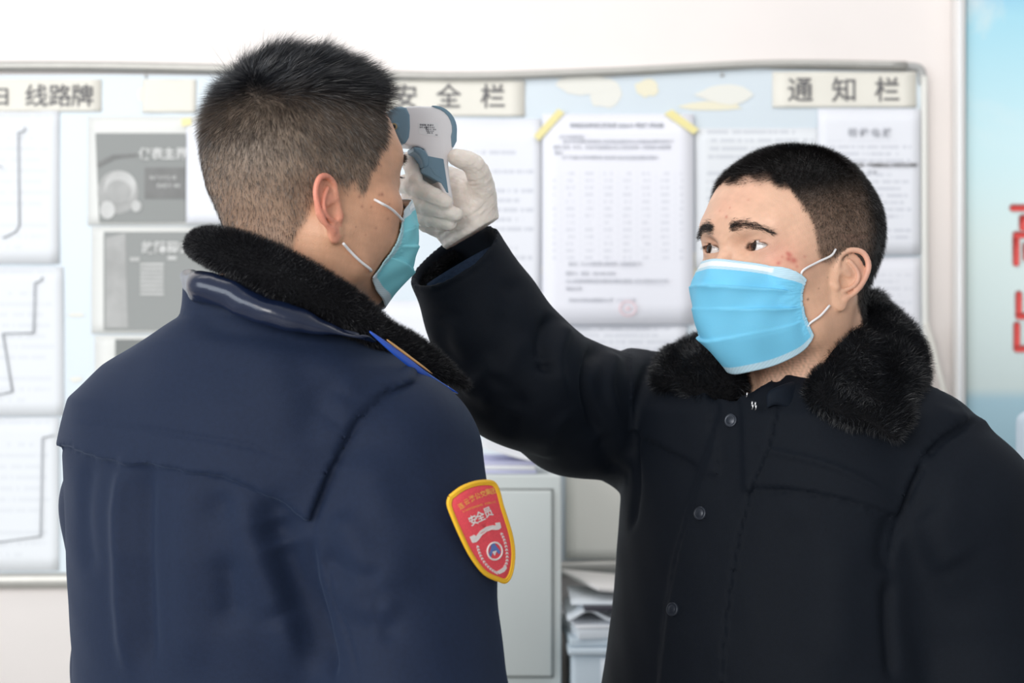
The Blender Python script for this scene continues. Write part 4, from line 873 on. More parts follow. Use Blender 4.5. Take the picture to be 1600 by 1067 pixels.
# --- mask
mA, mAv = mask(FA, manA, (0.055, 0.074, -0.036), (0.053, 0.036, -0.090), [(0, 0.110, -0.014), (0, 0.117, -0.036), (0, 0.118, -0.062), (0, 0.108, -0.092), (0, 0.082, -0.124)], (0.22, 0.62, 0.70), (0.62, 0.74, 0.80), 0.0045, 0.006, 0.0015, 5, hd=hdA)
sA = Surf(to_world(FA, HAv), HAq)
def onskin(S_, pts, lift): return [S_.at(a, b, 4)[0]+S_.at(a, b, 4)[1]*lift for a, b in pts]
tube_obj('ear_loop', onskin(sA, [(541, 290), (560, 300), (585, 313), (610, 327)], 0.0022)+[to_world(FA, (0.0555, 0.076, -0.040))], 0.0013, M_strap, mA)
tube_obj('ear_loop', onskin(sA, [(533, 378), (545, 392), (560, 407), (576, 420)], 0.0024)+[to_world(FA, (0.054, 0.038, -0.089))], 0.0013, M_strap, mA)
# --- coat
vA = Vol((-0.60, 1.36, 0.50), (0.10, 1.99, 1.52), 0.0030)
zs = [1.505, 1.475, 1.452, 1.427, 1.395, 1.34, 1.26, 1.15, 1.0, 0.8, 0.52]
wA = [0.064, 0.066, 0.115, 0.158, 0.184, 0.200, 0.190, 0.182, 0.182, 0.19, 0.21]; dA = [0.064, 0.066, 0.085, 0.105, 0.124, 0.137, 0.143, 0.143, 0.145, 0.150, 0.155]
ofs = [-0.060, -0.055, -0.038, -0.018, -0.006, -0.004, -0.004, 0.0, 0.0, 0.0, 0.0]
vA.add(loftp(zs, [-0.236, -0.236, -0.240, -0.243]+[cA[0]+fbA[0]*q-0.008 for q in ofs[4:]], [1.598, 1.600, 1.612, 1.630]+[cA[1]+fbA[1]*q for q in ofs[4:]], wA, dA, rbA, fbA, 2.3), 0)
chain(vA, [A3(0.145, 0.0, 1.350), A3(0.172, 0.0, 1.345), A3(0.186, -0.012, 1.27), A3(0.226, -0.035, 1.08), A3(0.240, 0.01, 0.86)], [0.072, 0.070, 0.080, 0.084, 0.066], 0.006, 0.03)
chain(vA, [A3(-0.155, 0.02, 1.345), A3(-0.195, 0.03, 1.28), A3(-0.205, 0.05, 1.10), A3(-0.185, 0.14, 0.90)], [0.072, 0.076, 0.074, 0.060], 0.035, 0.03)
chain(vA, [A3(0.02, -0.045, 1.400), A3(0.090, -0.03, 1.392), A3(0.150, -0.015, 1.365)], [0.066, 0.064, 0.066], 0.035, 0.01)
# back yoke: a second layer of cloth whose lower edge stands free
def above(vol, fz, amt, cond):
    lo = vol.lo; n = vol.n; x, y, z = [(lo[i]+vol.h*np.arange(n[i])).astype(np.float32) for i in range(3)]
    X, Y, Z = x[:, None, None], y[None, :, None], z[None, None, :]
    D2 = np.maximum(vol.D-amt, fz(X, Y, Z)); D2 = np.maximum(D2, cond(X, Y, Z)); vol.D = np.minimum(vol.D, D2)
yx = np.array([P(a, b, 1.56 if a > 250 else 1.68) for a, b in ((50, 700), (80, 696), (136, 692), (203, 707), (298, 726), (369, 734), (421, 750), (440, 764), (488, 792), (560, 836))])
def fzA(X, Y, Z): return np.interp(X[:, 0, 0], yx[:, 0], yx[:, 2])[:, None, None].astype(np.float32)-Z+0*Y
def cbA(X, Y, Z): return ((X-cA[0])*fbA[0]+(Y-cA[1])*fbA[1])-0.01+0*Z
smx = np.array([P(a, b, 1.50) for a, b in ((476, 900), (484, 840), (492, 800), (520, 730), (560, 655), (605, 612), (645, 597))])
def cbA2(X, Y, Z): return np.maximum(cbA(X, Y, Z), X-np.interp(Z[0, 0, :], smx[:, 2], smx[:, 0])[None, None, :].astype(np.float32)+0*Y)
above(vA, fzA, 0.0060, cbA2)
VA, QA = vA.mesh(2); NA = normals(VA, QA); SA = Surf(VA, QA)
LA = lambda pts, r=6: SA.line(pts, 0, r)
VA += NA*(0.0022*vnoise(VA*np.array([1, 1, 0.25]), 26, 31)+0.0008*vnoise(VA, 60, 32))[:, None]
for pts, wd, am in (([(645, 597), (605, 612), (560, 655), (520, 730), (492, 800), (484, 840)], 0.0040, -0.0032), ([(484, 840), (486, 900), (500, 980), (520, 1067)], 0.006, -0.007),
                    ([(117, 661), (203, 667), (298, 681), (393, 698), (450, 717)], 0.0022, -0.0018),
                    ([(505, 870), (520, 930), (545, 1000), (560, 1060)], 0.0020, -0.0018),
                    ([(420, 770), (440, 850), (480, 950), (520, 1060)], 0.016, -0.012), ([(380, 760), (400, 850), (440, 960), (470, 1060)], 0.016, 0.008),
                    ([(200, 705), (185, 800), (190, 940), (200, 1060)], 0.012, 0.008), ([(235, 710), (225, 820), (235, 1060)], 0.012, -0.008), ([(300, 725), (290, 850), (300, 1060)], 0.018, 0.005),
                    ([(345, 735), (350, 850), (370, 1060)], 0.013, -0.008), ([(140, 710), (130, 800), (140, 900)], 0.014, -0.004),
                    ([(470, 560), (500, 640), (480, 700)], 0.020, -0.004), ([(560, 560), (540, 620), (500, 690)], 0.014, 0.004),
                    ([(500, 870), (560, 900), (600, 905)], 0.010, -0.005), ([(495, 900), (560, 945), (620, 950)], 0.010, 0.004), ([(505, 960), (570, 985), (640, 980)], 0.010, -0.004), ([(530, 800), (560, 860), (570, 940)], 0.014, 0.005),
                    ([(560, 700), (600, 800), (610, 920)], 0.022, 0.005), ([(300, 500), (360, 520), (440, 530), (530, 545)], 0.010, -0.003)):
    fold(VA, NA, LA(pts), wd, am)
link('coat', np_mesh('coat', VA, QA), manA, M_coatA, True)
SA = Surf(VA, QA)
lower_body('a', cA, rbA, fbA, manA, 0.92)
# --- collar: standing fur band with its leather underside, and the blue epaulette
E1 = [P(*q) for q in ((345, 372, 1.70), (328, 366, 1.63), (354, 360, 1.565), (428, 386, 1.530), (500, 432, 1.528), (556, 474, 1.545), (598, 510, 1.575), (643, 524, 1.610), (695, 556, 1.645), (732, 592, 1.675))]
E2 = [P(*q) for q in ((330, 440, 1.70), (300, 400, 1.625), (312, 410, 1.545), (388, 438, 1.503), (466, 473, 1.495), (543, 508, 1.512), (600, 548, 1.540), (650, 580, 1.580), (697, 603, 1.625), (735, 614, 1.665))]
V, Q, T = strip_loft(E1, E2, [0.014, 0.016, 0.018, 0.017, 0.014, 0.011, 0.009], 8, 24)
V[:, :] += (0.0015*vnoise(V, 70, 40))[:, None]*0.7
fc = link('fur_collar', np_mesh('fur_collar', V, Q, T), manA, M_furb, True)
def orient(V, Q):
    N = normals(V, Q); c = V.mean(0); cam_ = np.array([0, 0, CAMZ]); x_ = N[:, 1]; y0 = V[:, 1] < np.median(V[:, 1]); return -1.0 if (x_[y0].mean() > 0) else 1.0
fur('fur_pile', V, Q, 60000, 0.0065, 0.00034, (0.25, -0.2, -0.6), fc, 0.55, 41, flip=orient(V, Q), clump=0.35)
M_leather = mat('navy_leather', (0.006, 0.012, 0.036), 0.24, 0.6, bump=0.4, bscale=90)
E3 = [P(*q) for q in ((335, 425, 1.70), (292, 415, 1.61), (308, 424, 1.530), (384, 452, 1.490), (466, 488, 1.484), (548, 518, 1.500), (580, 528, 1.52))]
E4 = [P(*q) for q in ((350, 470, 1.70), (314, 468, 1.61), (330, 476, 1.535), (414, 498, 1.498), (500, 518, 1.497), (565, 528, 1.508), (590, 538, 1.525))]
V, Q, T = strip_loft(E3, E4, [0.012, 0.014, 0.013, 0.010, 0.006, 0.003], 10, 24); N_ = normals(V, Q)*orient(V, Q)
V += N_*(0.0034*vnoise(V*np.array([1, 1, 2.4]), 60, 44)+0.0016*vnoise(V, 130, 45))[:, None]
link('collar_underside', np_mesh('collar_underside', V, Q, T), manA, M_leather, True)
M_blue = mat('blue_satin', (0.02, 0.09, 0.50), 0.25, 0.6); M_gold = mat('gold_trim', (0.75, 0.42, 0.16), 0.4)
Vs = strip_loft([P(*q) for q in ((577, 514, 1.498), (620, 545, 1.515), (670, 583, 1.55), (716, 612, 1.60))], [P(*q) for q in ((579, 523, 1.497), (617, 556, 1.513), (665, 592, 1.548), (714, 617, 1.598))], [0.0018, 0.0018], 8, 12)
ep = link('epaulette', np_mesh('epaulette', *Vs), manA, M_blue, True)
Vs = strip_loft([P(*q) for q in ((604, 529, 1.502), (640, 556, 1.527), (675, 582, 1.55))], [P(*q) for q in ((606, 533, 1.502), (641, 560, 1.527), (675, 585, 1.55))], [0.0012, 0.0012], 8, 10)
link('gold_piping', np_mesh('gold_piping', *Vs), ep, M_gold, True)
# ================================================================ the man facing the camera, arm raised
y_ = math.radians(53); FB = frame(P(1232, 392, 1.80), (-math.sin(y_), -math.cos(y_)), 0.0, 0)
manB = empty('person', (0, 0, 0), 'person in a black fur-collared coat and blue face mask, gloved arm raised, facing the first', 'person')
cB = np.array((0.305, 1.88)); bb = math.radians(33); fbB = np.array((-math.sin(bb), -math.cos(bb))); rbB = np.array((-math.cos(bb), math.sin(bb)))
def B3(a, b, z): return np.array([cB[0]+rbB[0]*a+fbB[0]*b, cB[1]+rbB[1]*a+fbB[1]*b, z])
HBv, HBq, emB, hdB = build_head(0.00125, wide=1.03, neck_r=0.064, chin=0.010, ear=dict(ez=-0.010, ey=0.015, sc=0.90, out=0.36, sw=1.32), neck_to=(-0.045, -0.20))
HBv[:, 2] = np.where(HBv[:, 2] > 0.02, 0.02+(HBv[:, 2]-0.02)*0.945, HBv[:, 2])
HLYB = [-0.12, -0.095, -0.06, -0.045, -0.028, -0.010, 0.020, 0.028, 0.036, 0.042, 0.050, 0.056, 0.066, 0.078, 0.11]
HLZB = [-0.105, -0.098, -0.085, -0.065, -0.034, -0.010, -0.012, -0.014, 0.000, 0.022, 0.040, 0.060, 0.068, 0.070, 0.071]
hmB = scalp(HBv, HLYB, HLZB, emB, 0.010)
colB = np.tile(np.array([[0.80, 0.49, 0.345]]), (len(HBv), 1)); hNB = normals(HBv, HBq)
colB *= (1+0.035*vnoise(HBv, 90, 12)+0.03*vnoise(HBv, 420, 13))[:, None]
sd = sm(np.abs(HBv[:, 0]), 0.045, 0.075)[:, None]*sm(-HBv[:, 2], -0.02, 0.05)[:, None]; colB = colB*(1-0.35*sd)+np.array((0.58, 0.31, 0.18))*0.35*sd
top = sm(HBv[:, 2]+0.2*HBv[:, 1], 0.035, 0.075); back = sm(-HBv[:, 1], 0.02, 0.06)
kk = np.maximum(top, back)[:, None]
stub = np.array((0.115, 0.080, 0.058))*(1-kk)+np.array((0.022, 0.020, 0.020))*kk; k_ = (hmB*(0.80+0.2*kk[:, 0]))[:, None]; colB = colB*(1-k_)+stub*k_
rimr = np.exp(-((np.abs(HBv[:, 0])-0.093)/0.009)**2)*(np.abs(HBv[:, 1]+0.010) < 0.04)*(HBv[:, 2] < 0.014)*(HBv[:, 2] > -0.065)*(np.abs(HBv[:, 0]) > 0.080)
colB = colB*(1-0.40*rimr[:, None])+np.array((0.82, 0.36, 0.30))*0.40*rimr[:, None]
# flushed skin, blemishes, stubble on the jaw, lips
def blem(lst, tint):
    for px, py, r, k in lst: spots(HBv, colB, [(ray_hit(HBv, FB, px, py), r, k)], tint)
blem([(1225, 405, 0.022, .35), (1205, 400, 0.016, .3), (1125, 320, 0.014, .2), (1155, 300, .02, .15)], (0.66, 0.25, 0.19))
blem([(1230, 394, 0.0028, .7), (1236, 400, 0.0024, .7), (1245, 403, 0.0034, .75), (1226, 391, 0.002, .5), (1213, 407, 0.0022, .6), (1250, 412, 0.002, .4), (1236, 447, 0.0028, .7), (1130, 334, 0.0018, .6), (1137, 320, 0.0012, .5),
      (1120, 325, 0.0012, .4), (1150, 345, 0.0016, .3), (1165, 308, 0.0014, .3), (1240, 420, 0.002, .3), (1218, 398, 0.0015, .4), (1262, 398, 0.0018, .35)], (0.50, 0.10, 0.08))
blem([(1267, 472, 0.0013, .9), (1283, 455, 0.0010, .5), (1297, 430, 0.001, .4)], (0.12, 0.05, 0.035))
jw = sm(-HBv[:, 2], 0.088, 0.112)*sm(HBv[:, 1], -0.005, 0.03)*(0.5+0.5*vnoise(HBv, 900, 17)); colB = colB*(1-0.45*np.clip(jw, 0, 1)[:, None])+np.array((0.16, 0.10, 0.075))*0.45*np.clip(jw, 0, 1)[:, None]
for s in (-1, 1):   # darker lids and inner corners
    d = HBv-np.array((s*EYX, EYY+0.013, 0.001)); k = np.exp(-((d[:, 0]/0.017)**2+(d[:, 2]/0.0075)**2))*(HBv[:, 1] > 0.05); colB = colB*(1-0.30*k[:, None])+np.array((0.38, 0.16, 0.11))*0.30*k[:, None]
    pl = catmull([(s*(EYX-0.0140), EYY+0.009, 0.0005), (s*(EYX-0.008), EYY+0.0125, 0.0038), (s*EYX, EYY+0.0142, 0.0048), (s*(EYX+0.009), EYY+0.0115, 0.0040), (s*(EYX+0.0145), EYY+0.006, 0.0018)], 5)
    dd = seg_dist(HBv, pl); k = np.exp(-(dd/0.0013)**2); colB = colB*(1-0.85*k[:, None])+np.array((0.04, 0.02, 0.016))*0.85*k[:, None]
# --- raised right arm
SH, EL, WR = P(1003, 656, 1.985), P(812, 588, 1.845), P(730, 365, 1.790)
armB = [B3(0.13, 0.0, 1.36), SH*0.5+B3(0.15, 0, 1.36)*0.5, EL, P(748, 420, 1.805), WR]
armB2 = [B3(-0.165, 0.0, 1.345), B3(-0.215, -0.01, 1.07), B3(-0.205, 0.09, 0.83)]
HP = dict(
    thumb=([P(751, 330, 1.785), P(752, 292, 1.768), P(740, 258, 1.748), P(713, 246, 1.738)], [0.0150, 0.0135, 0.0108, 0.0088]),
    index=([P(700, 278, 1.800), P(655, 262, 1.792), P(642, 250, 1.768), P(649, 280, 1.742)], [0.0110, 0.0098, 0.0090, 0.0080]),
    middle=([P(700, 300, 1.802), P(636, 290, 1.795), P(645, 290, 1.750), P(695, 316, 1.731)], [0.0110, 0.0100, 0.0098, 0.0082]),
    ring=([P(700, 322, 1.800), P(640, 318, 1.792), P(652, 318, 1.750), P(712, 335, 1.735)], [0.0108, 0.0096, 0.0092, 0.0076]),
    little=([P(702, 345, 1.796), P(650, 342, 1.785), P(662, 340, 1.755), P(703, 350, 1.742)], [0.0100, 0.0088, 0.0082, 0.0070]))
palm = [(P(736, 352, 1.792), P(722, 300, 1.796), 0.020, 0.021), (P(728, 352, 1.792), P(705, 340, 1.794), 0.020, 0.016), (P(735, 345, 1.790), P(705, 290, 1.800), 0.021, 0.014), (P(738, 340, 1.785), P(748, 300, 1.776), 0.0215, 0.0175), (P(712, 358, 1.790), P(668, 348, 1.785), 0.016, 0.011)]
def hand(v, g=0.0, lo=True):
    for a, b, r1, r2 in palm: v.add(cap(a, b, r1+g, r2+g), 0.012)
    for nm in ('thumb', 'index', 'middle', 'ring', 'little'):
        p_, r_ = HP[nm]; p2 = catmull(p_, 3) if nm != 'thumb' else catmull(p_, 3); rr = np.interp(np.linspace(0, 1, len(p2)), np.linspace(0, 1, len(r_)), r_)+g
        w_ = Vol(v.lo, v.lo+(v.n-1)*v.h, v.h) if False else None
        fv = Vol(np.min(p2, 0)-0.02, np.max(p2, 0)+0.02, v.h) if False else None
        for i in range(len(p2)-1): v.add(cap(p2[i], p2[i+1], rr[i], rr[i+1]), 0.010 if i == 0 else 0.0025, m=0.012)
    for a, b, r1, r2 in ((WR, P(732, 352, 1.792), 0.0255, 0.027),): v.add(cap(a, b, r1+g, r2+g, ((0.3, 1, 0), 1.25)), 0.014)
def handsB(v):
    hand(v, -0.0018); relaxed_hand(v, armB2[2], (0, 0, -1), (*fbB, 0), (*rbB, 0))
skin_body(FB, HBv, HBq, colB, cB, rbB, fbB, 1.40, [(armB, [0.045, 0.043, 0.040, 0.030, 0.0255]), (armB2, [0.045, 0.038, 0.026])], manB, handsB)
# the wrist seen between glove and cuff, at full detail, is the arm's own surface
for s in (-1, 1): eyeball(FB, s, (0.36, 1, 0.14), manB); brow(FB, HBv, s, manB, 900, (0.022, 0.017, 0.016), [(s*0.012, 0.0, 0.0205), (s*0.024, 0.0, 0.0228), (s*0.038, 0.0, 0.0208), (s*0.054, 0.0, 0.0125)]); lashes(FB, s, manB, 70)
# --- glove
vg = Vol(P(610, 400, 1.70)+(-0.0, 0, 0), P(800, 205, 1.85), 0.00125); hand(vg, 0.0)
cuffd = (P(770, 322, 1.79)-P(687, 371, 1.79)); cuffd /= np.linalg.norm(cuffd); wd_ = np.cross(cuffd, [0, 1, 0]); wd_ = wd_ if wd_[2] < 0 else -wd_; wd_ /= np.linalg.norm(wd_)
wc = P(729, 349, 1.792)
cv = Vol(vg.lo, vg.lo+(vg.n-1)*vg.h, vg.h)
tor = [wc+cuffd*0.0325*math.cos(t)+np.array([0.0, 1, 0])*0.0275*math.sin(t) for t in np.linspace(0, 6.2832, 25)]
tor2 = [q-wd_*0.0062+(q-wc)*0.03 for q in tor]; tor3 = [q+wd_*0.0085-(q-wc)*0.05 for q in tor]
chain(vg, [q-wd_*0.013 for q in tor], [0.0020]*25, 0.010, 0.001); chain(vg, tor2, [0.0030]*25, 0.003, 0.001); chain(vg, tor, [0.0022]*25, 0.002, 0.001); chain(vg, tor3, [0.0026]*25, 0.002, 0.001)
x, y, z = [(vg.lo[i]+vg.h*np.arange(vg.n[i])).astype(np.float32) for i in range(3)]
pl_ = (x[:, None, None]-wc[0])*wd_[0]+(y[None, :, None]-wc[1])*wd_[1]+(z[None, None, :]-wc[2])*wd_[2]-0.0125
vg.D = np.maximum(vg.D, pl_.astype(np.float32))
VG, QG = vg.mesh(1); NG = normals(VG, QG); VG += NG*(0.00035*vnoise(VG, 330, 60)+0.0002*vnoise(VG, 800, 61))[:, None]
SG = Surf(VG, QG)
for pts, wd2, am in (([(716, 278), (730, 284), (745, 282)], 0.0012, -0.0011), ([(722, 286), (738, 291), (750, 288)], 0.0010, -0.0009), ([(738, 262), (752, 270), (760, 285)], 0.0014, -0.0008), ([(690, 300), (680, 303), (672, 299)], 0.0012, -0.0008),
                     ([(700, 366), (720, 356), (745, 338), (762, 322)], 0.0012, 0.0010), ([(694, 358), (712, 350), (740, 330)], 0.0013, -0.0009), ([(650, 350), (675, 358), (700, 362)], 0.0016, 0.0010), ([(724, 344), (748, 328), (764, 312)], 0.0012, -0.0007),
                     ([(658, 310), (680, 318), (700, 324)], 0.0012, 0.0008), ([(655, 334), (680, 338), (705, 341)], 0.0012, 0.0008), ([(707, 240), (716, 244)], 0.0015, 0.0008)):
    fold(VG, NG, SG.line(pts, 0, 5), wd2, am)
M_glove = mat('latex_glove', (0.92, 0.83, 0.75), 0.38, 0.45, noise=0.05, nscale=70, sss=0.15, bump=0.25, bscale=500)
link('latex_glove', np_mesh('latex_glove', VG, QG), manB, M_glove, True)
# --- hair
n = 75000; p, i = sample(HBv, HBq, n, hmB**1.5*(0.6+sm(HBv[:, 2], 0.0, 0.06))); nn = hNB[i]; h = hmB[i]
tp = sm(p[:, 2]+0.15*p[:, 1], 0.055, 0.085); wh = np.array((0.01, -0.05, 0.09)); fl = p-wh; fl -= nn*(fl*nn).sum(1)[:, None]; fl /= np.linalg.norm(fl, axis=1)[:, None]+1e-9
r3 = rng.normal(size=(n, 3)); cl = np.stack([vnoise(p, 120, 71), vnoise(p, 120, 72), vnoise(p, 120, 73)], 1)
d0 = nn*(0.7+0.2*tp[:, None])+fl*0.9+r3*0.15+cl*0.1; d1 = nn*0.35+fl+r3*0.15+cl*0.18
fr_ = sm(p[:, 1], 0.03, 0.07)[:, None]*tp[:, None]; d1 = d1+fr_*np.array((-0.1, 0.6, 0.1))
L = (0.0050+0.0055*np.maximum(tp, 0.6*sm(-p[:, 1], 0.03, 0.07)))*(0.7+0.5*rng.random(n))*(0.5+0.5*h)
dk = np.maximum(tp, sm(-p[:, 1], 0.02, 0.06))[:, None]
cc = np.array((0.040, 0.028, 0.020))*(1-dk)+np.array((0.010, 0.008, 0.008))*dk; cc = cc*(0.6+0.8*rng.random((n, 1)))
strands('hair', to_world(FB, p), d0@FB[1], d1@FB[1], L, 0.00022+0.0001*rng.random(n), M_hair, manB, 3, col=cc)
# --- mask
mB, mBv = mask(FB, manB, (0.067, 0.051, -0.032), (0.064, 0.032, -0.087), [(0, 0.110, -0.012), (0, 0.121, -0.036), (0, 0.120, -0.064), (0, 0.108, -0.098), (0, 0.078, -0.129)], (0.19, 0.60, 0.86), (0.56, 0.78, 0.90), 0.0070, 0.008, 0.0018, 2, 1.6, 1.6, hd=hdB)
sB = Surf(to_world(FB, HBv), HBq)
tube_obj('ear_loop', [to_world(FB, (-0.067, 0.050, -0.035))]+onskin(sB, [(1252, 424), (1275, 410), (1296, 399)], 0.0022)+[to_world(FB, (-0.0790, 0.014, -0.002))], 0.0012, M_strap, mB)
tube_obj('ear_loop', [to_world(FB, (-0.064, 0.034, -0.088))]+onskin(sB, [(1262, 507), (1280, 493), (1294, 477)], 0.0024), 0.0012, M_strap, mB)
# --- coat
vB = Vol((-0.16, 1.60, 0.50), (0.66, 2.12, 1.60), 0.0036)
zs = [1.445, 1.425, 1.405, 1.375, 1.32, 1.25, 1.15, 1.0, 0.8, 0.52]; wB = [0.080, 0.112, 0.145, 0.172, 0.182, 0.182, 0.182, 0.200, 0.205, 0.220]; dB = [0.080, 0.100, 0.115, 0.125, 0.133, 0.140, 0.148, 0.155, 0.155, 0.155]
of2 = [-0.010, 0.000, 0.004, 0.008, 0.012, 0.020, 0.032, 0.045, 0.050, 0.050]
vB.add(loftp(zs, [cB[0]+fbB[0]*q for q in of2], [cB[1]+fbB[1]*q for q in of2], wB, dB, rbB, fbB, 2.3), 0)
chain(vB, [B3(-0.145, 0.0, 1.328), B3(-0.185, -0.005, 1.27), B3(-0.210, -0.02, 1.08), B3(-0.20, 0.05, 0.86)], [0.074, 0.080, 0.084, 0.066], 0.022, 0.03)
PA = [B3(0.13, 0.0, 1.325), SH, P(905, 641, 1.915), EL, P(760, 500, 1.825), P(714, 408, 1.805)]; RA = [0.074, 0.076, 0.0725, 0.0715, 0.0600, 0.0545]
chain(vB, PA, RA, 0.03, 0.02)
# turn-back opening of the sleeve: cut flat across and hollow
ca, cb_ = P(632, 436, 1.80), P(776, 345, 1.80); cn = np.cross(cb_-ca, [0, 1, 0]); cn /= np.linalg.norm(cn); cn = cn if cn[2] > 0 else -cn; cn = cn-np.array([0, 0.42, 0]); cn /= np.linalg.norm(cn)
cm = (ca+cb_)/2-cn*0.007; x, y, z = [(vB.lo[i]+vB.h*np.arange(vB.n[i])).astype(np.float32) for i in range(3)]
X, Y, Z = x[:, None, None], y[None, :, None], z[None, None, :]
pl_ = (X-cm[0])*cn[0]+(Y-cm[1])*cn[1]+(Z-cm[2])*cn[2]; near = (X < P(800, 0, 1.8)[0]) & (Z > P(0, 470, 1.8)[2])
vB.D = np.where(near, np.maximum(vB.D, pl_), vB.D).astype(np.float32)
ax_ = PA[-1]-PA[-2]; ax_ /= np.linalg.norm(ax_); vB.sub(cap(PA[-1]-ax_*0.045, PA[-1]+ax_*0.08, 0.046, 0.050), 0.003)
vB.sub(ell(B3(0.005, 0.078, 1.435), (0.056, 0.085, 0.062), np.array([[*rbB, 0], [*fbB, 0], [0, 0, 1]])), 0.006)
def Wx(pts, d=1.76): return np.array([P(a, b, d) for a, b in pts])
pL, pR = Wx([(1000, 1180), (1028, 1067), (1035, 980), (1050, 890), (1075, 800), (1100, 720), (1128, 640)]), Wx([(1100, 1180), (1118, 1067), (1128, 960), (1145, 860), (1170, 760), (1195, 700), (1212, 640)])
frontB = lambda X, Y, Z: 0.01-((X-cB[0])*fbB[0]+(Y-cB[1])*fbB[1])+0*Z
yL = Wx([(985, 676), (1000, 684), (1050, 710), (1092, 730)], 1.80); yR = Wx([(1176, 764), (1250, 768), (1330, 785), (1405, 810), (1430, 820)], 1.72)
sxm = Wx([(1388, 900), (1397, 850), (1415, 790), (1445, 720), (1480, 685), (1530, 655)], 1.70)
itp = lambda v, t: np.interp(v, t[:, 0], t[:, 2])
above(vB, lambda X, Y, Z: itp(X[:, 0, 0], yR)[:, None, None].astype(np.float32)-Z+0*Y, 0.0034, lambda X, Y, Z: np.maximum(np.maximum(frontB(X, Y, Z), P(1168, 0, 1.74)[0]-X), X-np.interp(Z[0, 0, :], sxm[:, 2], sxm[:, 0])[None, None, :].astype(np.float32)+0*Y))
above(vB, lambda X, Y, Z: itp(X[:, 0, 0], yL)[:, None, None].astype(np.float32)-Z+0*Y, 0.0030, lambda X, Y, Z: np.maximum(np.maximum(frontB(X, Y, Z), P(992, 0, 1.80)[0]-X), X-P(1110, 0, 1.78)[0]+0*Y))
above(vB, lambda X, Y, Z: np.maximum(np.interp(Z[0, 0, :], pL[:, 2], pL[:, 0])[None, None, :]-X, X-np.interp(Z[0, 0, :], pR[:, 2], pR[:, 0])[None, None, :]).astype(np.float32)+0*Y, 0.0042, lambda X, Y, Z: frontB(X, Y, Z))
VB, QB = vB.mesh(1); NB = normals(VB, QB); SB = Surf(VB, QB)
VB += NB*(0.0018*vnoise(VB*np.array([1, 1, 0.5]), 24, 81)+0.0007*vnoise(VB, 60, 82))[:, None]
LB = lambda pts, r=6: SB.line(pts, 0, r)
for pts, wd2, am in (([(1530, 655), (1480, 685), (1445, 720), (1415, 790), (1397, 850), (1390, 900)], 0.0035, -0.0050), ([(1390, 900), (1388, 960), (1395, 1067)], 0.008, -0.010),
                    ([(1180, 700), (1300, 728), (1400, 778)], 0.0030, 0.0028), ([(1176, 742), (1180, 764), (1250, 768), (1330, 785), (1405, 808)], 0.0022, -0.0036), ([(1000, 684), (1050, 710), (1092, 730)], 0.0022, -0.0030),
                    ([(1128, 640), (1100, 720), (1075, 800), (1050, 890), (1035, 980), (1028, 1067)], 0.0026, -0.0020),
                    ([(1395, 800), (1380, 860), (1390, 900)], 0.010, -0.006), ([(990, 700), (995, 760), (985, 830)], 0.008, -0.005), ([(1020, 560), (1005, 600), (992, 660), (992, 740)], 0.006, -0.006),
                    ([(640, 462), (690, 452), (740, 425), (790, 382)], 0.0020, -0.0022), ([(860, 490), (845, 540), (852, 590)], 0.008, -0.009), ([(884, 508), (872, 560), (880, 620)], 0.009, 0.006), ([(930, 538), (915, 590), (925, 650), (945, 700)], 0.009, -0.009), ([(960, 552), (950, 600), (965, 660)], 0.009, 0.006),
                    ([(778, 560), (745, 600), (720, 610)], 0.010, 0.006), ([(820, 520), (790, 580), (750, 640)], 0.012, 0.006), ([(850, 560), (810, 630), (790, 680)], 0.011, -0.006), ([(885, 640), (860, 680), (850, 715)], 0.010, 0.005), ([(940, 680), (950, 720), (975, 750)], 0.010, -0.006),
                    ([(700, 480), (690, 530), (705, 570)], 0.014, -0.004), ([(800, 430), (790, 480), (775, 520)], 0.012, -0.004), ([(1460, 640), (1500, 655), (1560, 665)], 0.010, 0.004), ([(1440, 800), (1470, 860), (1500, 880)], 0.02, 0.005), ([(1500, 700), (1480, 800), (1490, 950)], 0.02, 0.004),
                    ([(1250, 800), (1230, 900), (1225, 1060)], 0.025, -0.004), ([(1320, 830), (1310, 940), (1310, 1060)], 0.025, 0.005)):
    fold(VB, NB, LB(pts), wd2, am)
link('coat', np_mesh('coat', VB, QB), manB, M_coatB, True); SB = Surf(VB, QB)
lower_body('b', cB, rbB, fbB, manB, 0.92)
# knitted inner cuff and fur lining in the sleeve mouth
M_knit = mat('navy_knit', (0.020, 0.032, 0.060), 0.9, 0.1, noise=0.2, nscale=300)
V, Q = [], []; ns_, nr_ = 72, 10; kc = P(724, 398, 1.803)
for j in range(nr_+1):
    for i_ in range(ns_):
        t = 2*math.pi*i_/ns_; r_ = (0.0345+0.004*math.sin(j/nr_*3.1))*(1+0.03*(i_ % 2)); V.append(kc+wd_*(0.046-0.038*j/nr_)*1.0+(cuffd*math.cos(t)*1.05+np.cross(cuffd, wd_)*math.sin(t)*0.85)*r_+cuffd*(-0.010))
Q = [(j*ns_+i_, j*ns_+(i_+1) % ns_, (j+1)*ns_+(i_+1) % ns_, (j+1)*ns_+i_) for j in range(nr_) for i_ in range(ns_)]
o = link('knit_cuff', np_mesh('knit_cuff', np.array(V), Q), manB, M_knit, True); s_ = o.modifiers.new('t', 'SOLIDIFY'); s_.thickness = 0.004; s_.offset = 0
e1_ = (cb_-ca)/np.linalg.norm(cb_-ca); e2_ = np.cross(cn, e1_); e2_ = e2_ if e2_[1] > 0 else -e2_; TT_ = np.linspace(1.5, 3.6, 8); V, Q, T = tube([cm-cn*0.016+(e1_*math.cos(t)*0.046+e2_*math.sin(t)*0.047) for t in TT_], 0.0055, 10, 4)
Q = np.array(Q); lin = link('cuff_lining', np_mesh('cuff_lining', V, Q, T), manB, M_furb, True)
